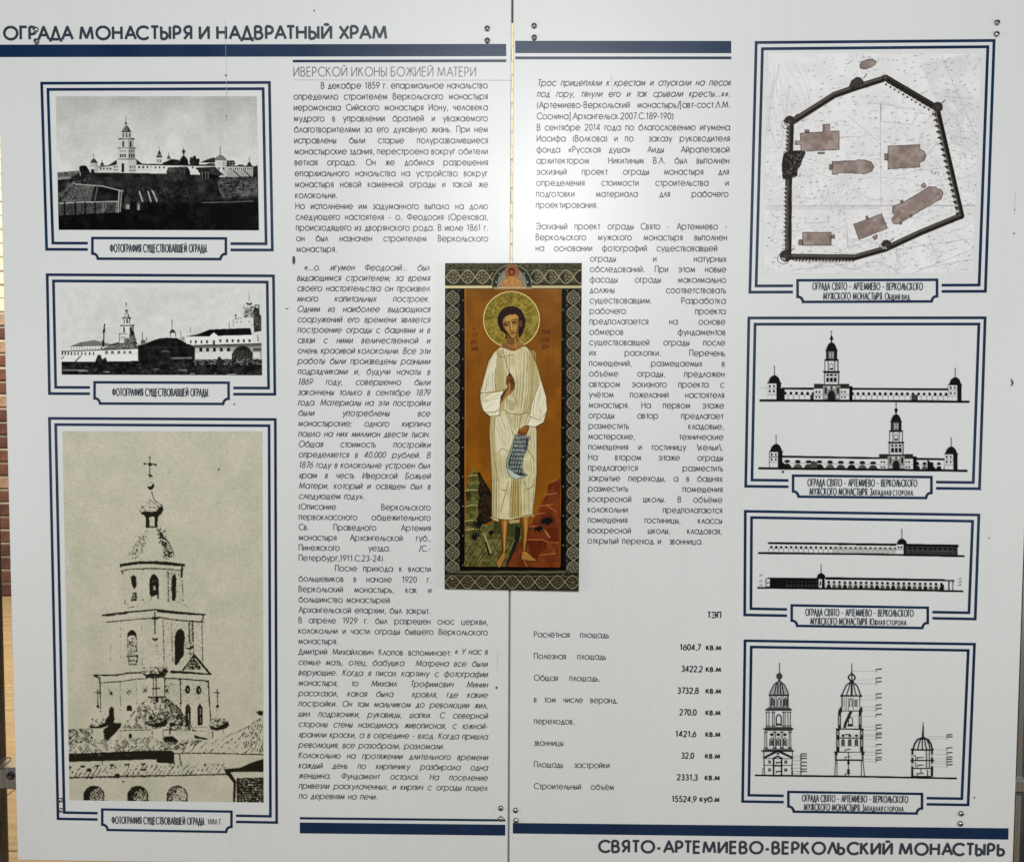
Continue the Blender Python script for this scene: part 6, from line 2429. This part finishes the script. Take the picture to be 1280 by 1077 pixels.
block(right, ['ограды и натурных', 'обследований. При этом новые', 'фасады ограды максимально', 'должны соответствовать', 'существовавшим. Разработка', 'рабочего проекта', 'предполагается на основе', 'обмеров фундаментов',
              'существовавшей ограды после', 'их раскопки. Перечень', 'помещений, размещаемых в', 'объёме ограды, предложен', 'автором эскизного проекта с', 'учётом пожеланий настоятеля', 'монастыря. На первом этаже',
              'ограды автор предлагает', 'разместить кладовые,', 'мастерские, технические', 'помещения и гостиницу \\кельи\\.', 'На втором этаже ограды', 'предлагается разместить', 'закрытые переходы, а в башнях', 'разместить помещения',
              'воскресной школы. В объёме', 'колокольни предполагаются', 'помещения гостиницы, классы', 'воскресной школы, кладовая,', 'открытый переход и  звонница.'], 327.0, 679.0, (737.9, 734.8), (907.6, 901.6))
# area table
rows = [('Расчётная площадь', 760.7, '1604,7', 849.5, 876.8, 'кв.м', 882.2, 901.2), ('Полезная площадь', 757.1, '3422,2', 851.6, 879, 'кв.м', 881.9, 901),
        ('Общая площадь,', 749.6, '3732,8', 846.6, 874, 'кв.м', 881.9, 901), ('в том числе веранд,', 771.8, '270,0', 849.1, 871.4, 'кв.м', 881.7, 900.4),
        ('переходов,', 718, '1421,6', 844.1, 871, 'кв.м', 881.5, 900.2), ('звонницы', 708.6, '32,0', 851.3, 868.2, 'кв.м', 881.1, 899.8),
        ('Площадь застройки', 761.4, '2331,3', 845.9, 872.9, 'кв.м', 880.7, 899.5), ('Строительный объём', 766.8, '15524,9', 839.5, 871.4, 'куб.м', 874.3, 899)]
val = Acc()
line_fit(val, 'ТЭП', 884.6, 900.8, 771.6, 7.3, .21)
part(val, 'table_heading', MAT['bold'], right)
for i, (t, xe, num, n0, n1, un, u0, u1) in enumerate(rows):
    y = 795.9 + 27.05 * i
    lab, val = Acc(), Acc()
    line_just(lab, t, 667.8, xe, y, 7.35, WT)
    line_fit(val, num, n0 + .6, n1 - 1.2, y + 15.9, 7.2, .20)
    line_fit(val, un, u0 + .8, u1 - .4, y + 15.9, 7.2, .22)
    part(lab, 'table_label', MAT['black'], right)
    part(val, 'table_value', MAT['bold'], right)

# --- framed pictures


def lerp(p, q, t):
    return (p[0] + (q[0] - p[0]) * t, p[1] + (q[1] - p[1]) * t)


def picture_frame(parent, tl, tr, br, bl, cap_box, captions, label):
    """Double navy border broken by a caption plate with notched lower corners."""
    cx0, cy0, cx1, cy1 = cap_box

    def border(d, w):
        a_, b_, c_, d_ = (tl[0] + d, tl[1] + d), (tr[0] - d, tr[1] + d), (br[0] - d, br[1] - d), (bl[0] + d, bl[1] - d)
        tL = (cx0 - 4.2 - d_[0]) / (c_[0] - d_[0])
        tR = (cx1 + 4.2 - d_[0]) / (c_[0] - d_[0])
        acc = Acc()
        stroke_px(acc, [lerp(d_, c_, tL), d_, a_, b_, c_, lerp(d_, c_, tR)], w)
        return acc
    outer = part(border(1.7, 3.4), 'picture_frame', MAT['navy'], parent, label=label)
    o = border(9.5, 3.4).build('inner_border', MAT['navy'])
    place(o, outer)
    # plate
    sl = (br[1] - bl[1]) / (br[0] - bl[0])
    h = lambda x, y: (x, y + sl * (x - cx0))
    w = 3.2
    x0, x1, y0, y1, n = cx0 + w / 2, cx1 - w / 2, cy0 + w / 2, cy1 - w / 2, 7.0
    pts = [h(x0, y0), h(x1, y0), h(x1, y1 - n)]
    pts += [h(x1 - 1.0 - (n - 1.2) * math.sin(t), y1 - n + (n) * (1 - math.cos(t))) for t in np.radians([12, 35, 60, 85])]
    pts += [h(x0 + 1.0 + (n - 1.2) * math.sin(t), y1 - n + (n) * (1 - math.cos(t))) for t in np.radians([85, 60, 35, 12])]
    pts += [h(x0, y1 - n)]
    acc = Acc()
    stroke_px(acc, pts, w, closed=True)
    plate = acc.build('caption_plate', MAT['navy'])
    place(plate, outer)
    acc = Acc()
    for big, small, p0, p1, y, cap in captions:
        small_caps(acc, big, small, p0, p1, y, cap, .128)
    place(acc.build('caption', MAT['head']), outer)
    return outer


OG = 'ФОТОГРАФИЯ СУЩЕСТВОВАВШЕЙ ОГРАДЫ.'
SV = 'ОГРАДА СВЯТО – АРТЕМИЕВО – ВЕРКОЛЬСКОГО'
MM = 'МУЖСКОГО МОНАСТЫРЯ.'
f1 = picture_frame(left, (50.5, 102.6), (338.5, 101.7), (342.2, 314.3), (56.7, 313.4), (114, 296, 284, 325.6), [(OG, '', 138, 259.6, 315.2, 9.6)], 'navy double border round the photograph of the hill')
f2 = picture_frame(left, (57.4, 341.7), (343.6, 343.1), (345.3, 494.4), (60.2, 493.5), (116.7, 476.1, 287.4, 506.4), [(OG, '', 140.8, 261.4, 494.6, 9.3)], 'navy double border round the wide photograph')
f3 = picture_frame(left, (60.2, 521), (345.9, 522.4), (347.6, 1029), (70.9, 1024.3), (126.3, 1009.3, 291, 1038.6), [(OG, '', 140, 256.4, 1028.6, 9.2), ('1886 Г.', '', 259.6, 278.2, 1029.2, 6.6)], 'navy double border round the tall sepia photograph')
f4 = picture_frame(right, (943.5, 51.8), (1244.2, 49.3), (1233.3, 365.8), (935.6, 366.9), (995.3, 348.8, 1172.8, 379.6), [(SV, '', 1015.8, 1153, 362.2, 8.6), (MM, 'Общий вид.', 1029.2, 1138.6, 374.4, 8.4)], 'navy double border round the site plan')
f5 = picture_frame(right, (934.3, 395.7), (1233, 395.5), (1226, 612.3), (930.4, 609.2), (989.7, 592.6, 1165.8, 622.6), [(SV, '', 1009.6, 1146, 607.2, 8.8), (MM, 'Западная сторона.', 1012.2, 1142.5, 618.3, 8.6)], 'navy double border round the west side elevations')
f6 = picture_frame(right, (929.9, 637), (1225.2, 641.6), (1220.6, 774.9), (929.1, 769.8), (988, 754.5, 1161.2, 783.8), [(SV, '', 1006.9, 1141.4, 769.0, 8.6), (MM, 'Южная сторона.', 1013.2, 1134.2, 780.0, 8.4)], 'navy double border round the south side elevations')
f7 = picture_frame(right, (929.5, 798.6), (1219.7, 802.9), (1211.7, 1007), (926.5, 1002.7), (983.8, 987.4, 1154, 1015.8), [(SV, '', 1002.6, 1134.8, 1001.0, 8.6), (MM, 'Западная сторона.', 1005.2, 1130.8, 1012.0, 8.4)], 'navy double border round the tower drawings')

place(print_mesh('photograph', paint_hill_photo(), [(69.9, 120.7), (320.8, 120.7), (323.8, 288), (73.5, 287.4)], 1.4, None), f1)
place(print_mesh('photograph', paint_yard_photo(), [(75.9, 359.4), (326.6, 360.6), (327.7, 469), (77.3, 468.2)], 1.5, None), f2)
place(print_mesh('photograph', paint_tower_photo(), [(78.2, 538.7), (327.9, 539), (329.6, 1002.3), (87.2, 999.5)], 1.35, None), f3)
place(print_mesh('site_plan', paint_site_plan(), [(959.5, 66.5), (1226.5, 67.5), (1215.5, 341.5), (953.5, 342.5)], 1.5, None), f4)
place(print_mesh('elevation_drawing', paint_west_elevation(), [(947, 406), (1216, 406), (1214, 592), (946, 591)], 1.7, None, keep=196), f5)
place(print_mesh('elevation_drawing', paint_south_elevation(), [(945, 656), (1213, 658), (1211, 743), (944, 741)], 1.7, None, keep=192), f6)
place(print_mesh('tower_drawing', paint_tower_drawings(), [(942, 825), (1204, 827), (1202, 979), (941, 977)], 1.8, None, keep=188), f7)

# --- flaws: chips, specks and pencil lines


def fleck(parent, pts, name='chip', mat='mark'):
    a_ = Acc()
    quad_px(a_, pts, INK * 3)
    part(a_, name, MAT[mat], parent)


fleck(left, [(366, 321), (368.2, 319.8), (369.4, 324), (368.8, 329), (366.8, 331), (365.6, 327)])
fleck(right, [(1263, 472.5), (1264.6, 474), (1266.6, 478), (1265, 482), (1263.2, 483), (1264.4, 478.2)])
for px, py, r in ((393, 14, .9), (360, 386, .7), (620.6, 858.8, 1.4), (293, 505, 1.0), (282.6, 94.8, 1.1), (358, 385.6, .7)):
    fleck(left, [(px + r * math.cos(t), py + r * 1.2 * math.sin(t)) for t in np.linspace(0, 6.28, 8)[:-1]], 'speck')
for px, py, r in ((978.4, 589.4, 1.5), (1217.6, 996, 1.0), (1236, 672, .8), (1267, 292, .9), (1268, 262, .6), (1226, 612, .5)):
    fleck(right, [(px + r * math.cos(t), py + r * 1.2 * math.sin(t)) for t in np.linspace(0, 6.28, 8)[:-1]], 'speck')
a = Acc()
stroke_px(a, [(281.6, 24), (282.4, 60), (283.2, 100)], .35, INK * 2.4)
stroke_px(a, [(283.2, 100), (284, 147)], .5, INK * 2.6)
part(a, 'scratch', MAT['faint'], left)
a = Acc()
stroke_px(a, [(622.2, 812), (621.8, 838)], .5)
part(a, 'scratch', MAT['faint'], left)
a = Acc()
stroke_px(a, [(764, 94), (765.4, 113)], .5)
part(a, 'scratch', MAT['faint'], right)
a = Acc()
stroke_px(a, [(1269, 240), (1268.4, 268)], .35)
part(a, 'scratch', MAT['faint'], right)

# --- screws


def lathe(acc, cx, cz, prof, n=20):
    """Solid of revolution round the y axis; prof: (radius, y)."""
    o = len(acc.v)
    for r, y in prof:
        for k in range(n):
            t = 2 * math.pi * k / n
            acc.v.append((cx + r * math.cos(t), y, cz + r * math.sin(t)))
    for j in range(len(prof) - 1):
        for k in range(n):
            acc.f.append((o + j * n + k, o + j * n + (k + 1) % n, o + (j + 1) * n + (k + 1) % n, o + (j + 1) * n + k))
    acc.f.append(tuple(o + (len(prof) - 1) * n + k for k in range(n)))


def screw(parent, px, py, r_px=3.75, y=0.0, seed=0):
    cx, cz = on_plane(px, py, y)
    r = r_px * PXM
    a_ = Acc()
    lathe(a_, cx, cz, [(r * 1.0, y + 0.001), (r * 1.0, y - 0.0006), (r * .93, y - 0.0014), (r * .78, y - 0.0022), (r * .55, y - 0.0028), (r * .30, y - 0.0031), (r * .08, y - 0.0032)])
    h = part(a_, 'screw', MAT['steel'], parent, True)
    b_ = Acc()
    t0 = seed * 1.3
    for q in (0, 1):
        t = t0 + q * math.pi / 2
        d = np.array([math.cos(t), math.sin(t)]) * r * .52
        nn = np.array([-math.sin(t), math.cos(t)]) * r * .12
        yy = y - 0.00335 - 0.00004 * q
        p = [np.array([cx, cz]) + s for s in (d + nn, -d + nn, -d - nn, d - nn)]
        b_.add([(v[0], yy, v[1]) for v in p] + [(v[0], y - 0.0026, v[1]) for v in p], [(0, 1, 2, 3), (0, 4, 5, 1), (1, 5, 6, 2), (2, 6, 7, 3), (3, 7, 4, 0)])
    o = b_.build('drive_recess', MAT['recess'])
    place(o, h)


for i, (px, py) in enumerate(((45, 37.6), (46, 52.2), (609, 36.2), (609.2, 51.2), (76.4, 999), (77, 1011.6), (626, 1009.4), (626, 1022.6))):
    screw(left, px, py, 3.75 if i not in (4, 5) else 3.2, seed=i)
for i, (px, py) in enumerate(((667.6, 32.8), (667.8, 47.4), (1246, 28.8), (1245.4, 43.2), (644.4, 1012), (645, 1024.6), (1201, 1016), (1200.2, 1028.6))):
    screw(right, px, py, seed=i + 9)

# ------------------------------------------------------------------ icon plaque across the joint
IT_ = 0.006
corners = [(557, 330), (726.9, 329.8), (723.1, 737), (556.4, 734)]
q = plane_many(corners)
zb = min(q[:, 1])
icon = thing('icon_plaque', 'painted icon of a haloed youth in white, chased metal border, over the panel joint', 'icon', (float(q[:, 0].mean()), 0, float(zb)))
a = Acc()
f_, k_ = [(x, -IT_, z_) for x, z_ in q], [(x, -0.0001, z_) for x, z_ in q]
a.add(f_ + k_, [(0, 1, 2, 3), (4, 7, 6, 5)] + [(i, 4 + i, 4 + (i + 1) % 4, (i + 1) % 4) for i in range(4)])
part(a, 'backing_plate', varied('icon_edge', (0.05, 0.045, 0.035), (0.12, 0.11, 0.09), 60, 0.5), icon)
ic = paint_icon()
inside = lambda P: (P[:, 0] > 581.3) & (P[:, 0] < 701.8 - (P[:, 1] - 362) * .0046) & (P[:, 1] > 361.6) & (P[:, 1] < 706.5)
place(print_mesh('metal_border', ic, corners, 1.75, None, MAT['icon'], -IT_ - 0.0003, sel=lambda P: ~inside(P)), icon)
place(print_mesh('painted_panel', ic, corners, 1.75, None, MAT['icon'], -IT_ - 0.0003, sel=inside), icon)
for i, (px, py) in enumerate(((566, 341.4), (565.2, 722.4), (715.6, 727))):
    screw(icon, px, py, 2.4, -IT_ - 0.0003, i + 3)

# ------------------------------------------------------------------ stand posts and fittings
GX = on_plane(1, 800, 0.03)[0]
PX_L = on_plane(3.6, 930, T + 0.032)[0]
pl = thing('stand_post', 'dark round upright of the stand with a steel clamp, beside the photograph panel', 'post', (PX_L - 0.02, T + 0.03, 0), 'uprights of the stand')
a = Acc()
n = 24
ring0 = [(PX_L - 0.02 + 0.02 * math.cos(2 * math.pi * k / n), T + 0.032 + 0.02 * math.sin(2 * math.pi * k / n)) for k in range(n)]
a.add([(x, y, 0.0) for x, y in ring0] + [(x, y, 1.72) for x, y in ring0], [(k, (k + 1) % n, n + (k + 1) % n, n + k) for k in range(n)] + [tuple(range(n, 2 * n)), tuple(range(n - 1, -1, -1))])
part(a, 'tube', MAT['darkpost'], pl, True)
cz = on_plane(8, 970, T + 0.008)[1]
cx1 = on_plane(30, 970, T + 0.008)[0]
a = Acc()
bevel_box(a, PX_L - 0.046, cx1, T + 0.002, T + 0.030, cz - 0.0135, cz + 0.0135, 0.002)
cl = part(a, 'clamp', MAT['alu'], pl)
sx_, sz_ = on_plane(12.4, 969.5, T)
a = Acc()
lathe(a, sx_, sz_, [(0.0050, T + 0.004), (0.0050, T + 0.0006), (0.0044, T - 0.0002), (0.0028, T - 0.0002), (0.0026, T + 0.0016), (0.0005, T + 0.0018)])
o = a.build('socket_screw', MAT['black_metal'], None, True)
place(o, cl)

XR0 = on_plane(1254, 1010, T + 0.01)[0]
pr = thing('stand_post', 'grooved aluminium upright of the stand with a collar, beside the plan panel', 'post', (XR0 + 0.02, T + 0.02, 0), 'uprights of the stand')
a = Acc()
W_ = 0.044
prof = [(0, 0.0), (0.006, 0.0), (0.006, 0.006), (0.0105, 0.006), (0.0105, 0.0), (0.0165, 0.0), (0.0165, 0.007), (0.0275, 0.007), (0.0275, 0.0), (0.0335, 0.0), (0.0335, 0.006), (0.038, 0.006), (0.038, 0.0), (0.044, 0.0), (0.044, 0.04), (0, 0.04)]
y_ = T + 0.003
pts = [(XR0 + u, y_ + v) for u, v in prof]
m_ = len(pts)
a.add([(x, y, 0.0) for x, y in pts] + [(x, y, 1.74) for x, y in pts], [(k, (k + 1) % m_, m_ + (k + 1) % m_, m_ + k) for k in range(m_)])
part(a, 'profile', MAT['alu'], pr)
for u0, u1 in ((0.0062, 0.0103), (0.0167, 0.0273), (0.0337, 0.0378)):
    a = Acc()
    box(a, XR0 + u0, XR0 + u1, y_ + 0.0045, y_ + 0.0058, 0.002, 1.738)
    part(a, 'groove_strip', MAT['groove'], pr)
zc_ = on_plane(1274, 978, T)[1]
a = Acc()
bevel_box(a, XR0 - 0.003, XR0 + W_ + 0.003, y_ - 0.0025, y_ + 0.043, zc_ - 0.012, zc_ + 0.002, 0.0012)
col_ = part(a, 'collar', MAT['alu'], pr)
a = Acc()
bevel_box(a, XR0 - 0.004, XR0 + W_ + 0.004, y_ - 0.0028, y_ + 0.044, zc_ + 0.002, zc_ + 0.0052, 0.001)
o = a.build('collar_lip', varied('lip_aluminium', (0.55, 0.54, 0.52), (0.68, 0.67, 0.65), 30, 0.3, 0.85))
place(o, col_)
a = Acc()
box(a, XR0 - 0.0034, XR0 + W_ + 0.0034, y_ - 0.0030, y_ + 0.0436, zc_ - 0.0152, zc_ - 0.0122)
o = a.build('collar_seam', MAT['groove'])
place(o, col_)


def tube(acc, pts, r, n=8):
    P = [Vector(p) for p in pts]
    o = len(acc.v)
    for i, p in enumerate(P):
        t = (P[min(i + 1, len(P) - 1)] - P[max(i - 1, 0)]).normalized()
        u = t.cross(Vector((0, 1, 0.01))).normalized()
        v = t.cross(u)
        for k in range(n):
            a_ = 2 * math.pi * k / n
            acc.v.append(tuple(p + u * r * math.cos(a_) + v * r * math.sin(a_)))
    for i in range(len(P) - 1):
        for k in range(n):
            acc.f.append((o + i * n + k, o + i * n + (k + 1) % n, o + (i + 1) * n + (k + 1) % n, o + (i + 1) * n + k))


a = Acc()
w3 = lambda px, py, y: (on_plane(px, py, y)[0], y, on_plane(px, py, y)[1])
tube(a, [w3(-14, 965, .016), w3(-4, 958, .014), w3(4, 950, .0125), w3(10, 946, .011), w3(13.6, 947, .0105), w3(12, 951, .0105), w3(6, 956, .0102), w3(1, 960, .0098), w3(-6, 962, .0098)], 0.0006)
wire = a.build('wire', MAT['black_metal'], None, True)
wire['label'] = 'thin black wire looped above the steel clamp'
wire['category'] = 'wire'

a = Acc()
gx = on_plane(638.6, 14)[0]
tz0, tz1 = on_plane(638, 28.4, T + .002)[1], on_plane(638, 3, T + .002)[1]
bevel_box(a, gx - 0.012, gx + 0.012, T + 0.0002, T + 0.003, tz0, ZT - 0.004, 0.0004)
tape = a.build('tape_strip', MAT['black_metal'])
tape['label'] = 'black strip behind the joint between the two white panels'
tape['category'] = 'tape'

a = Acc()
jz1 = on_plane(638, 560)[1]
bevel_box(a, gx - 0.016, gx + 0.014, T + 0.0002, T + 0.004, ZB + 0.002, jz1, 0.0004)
plate = a.build('seam_shade_plate', varied('seam_shade_grey', (0.20, 0.20, 0.20), (0.28, 0.28, 0.275), 20, 0.5))  # added plate; its grey colour stands for the shade in the lower seam
plate['label'] = 'grey plate added behind the lower joint for the shade between the two white panels'
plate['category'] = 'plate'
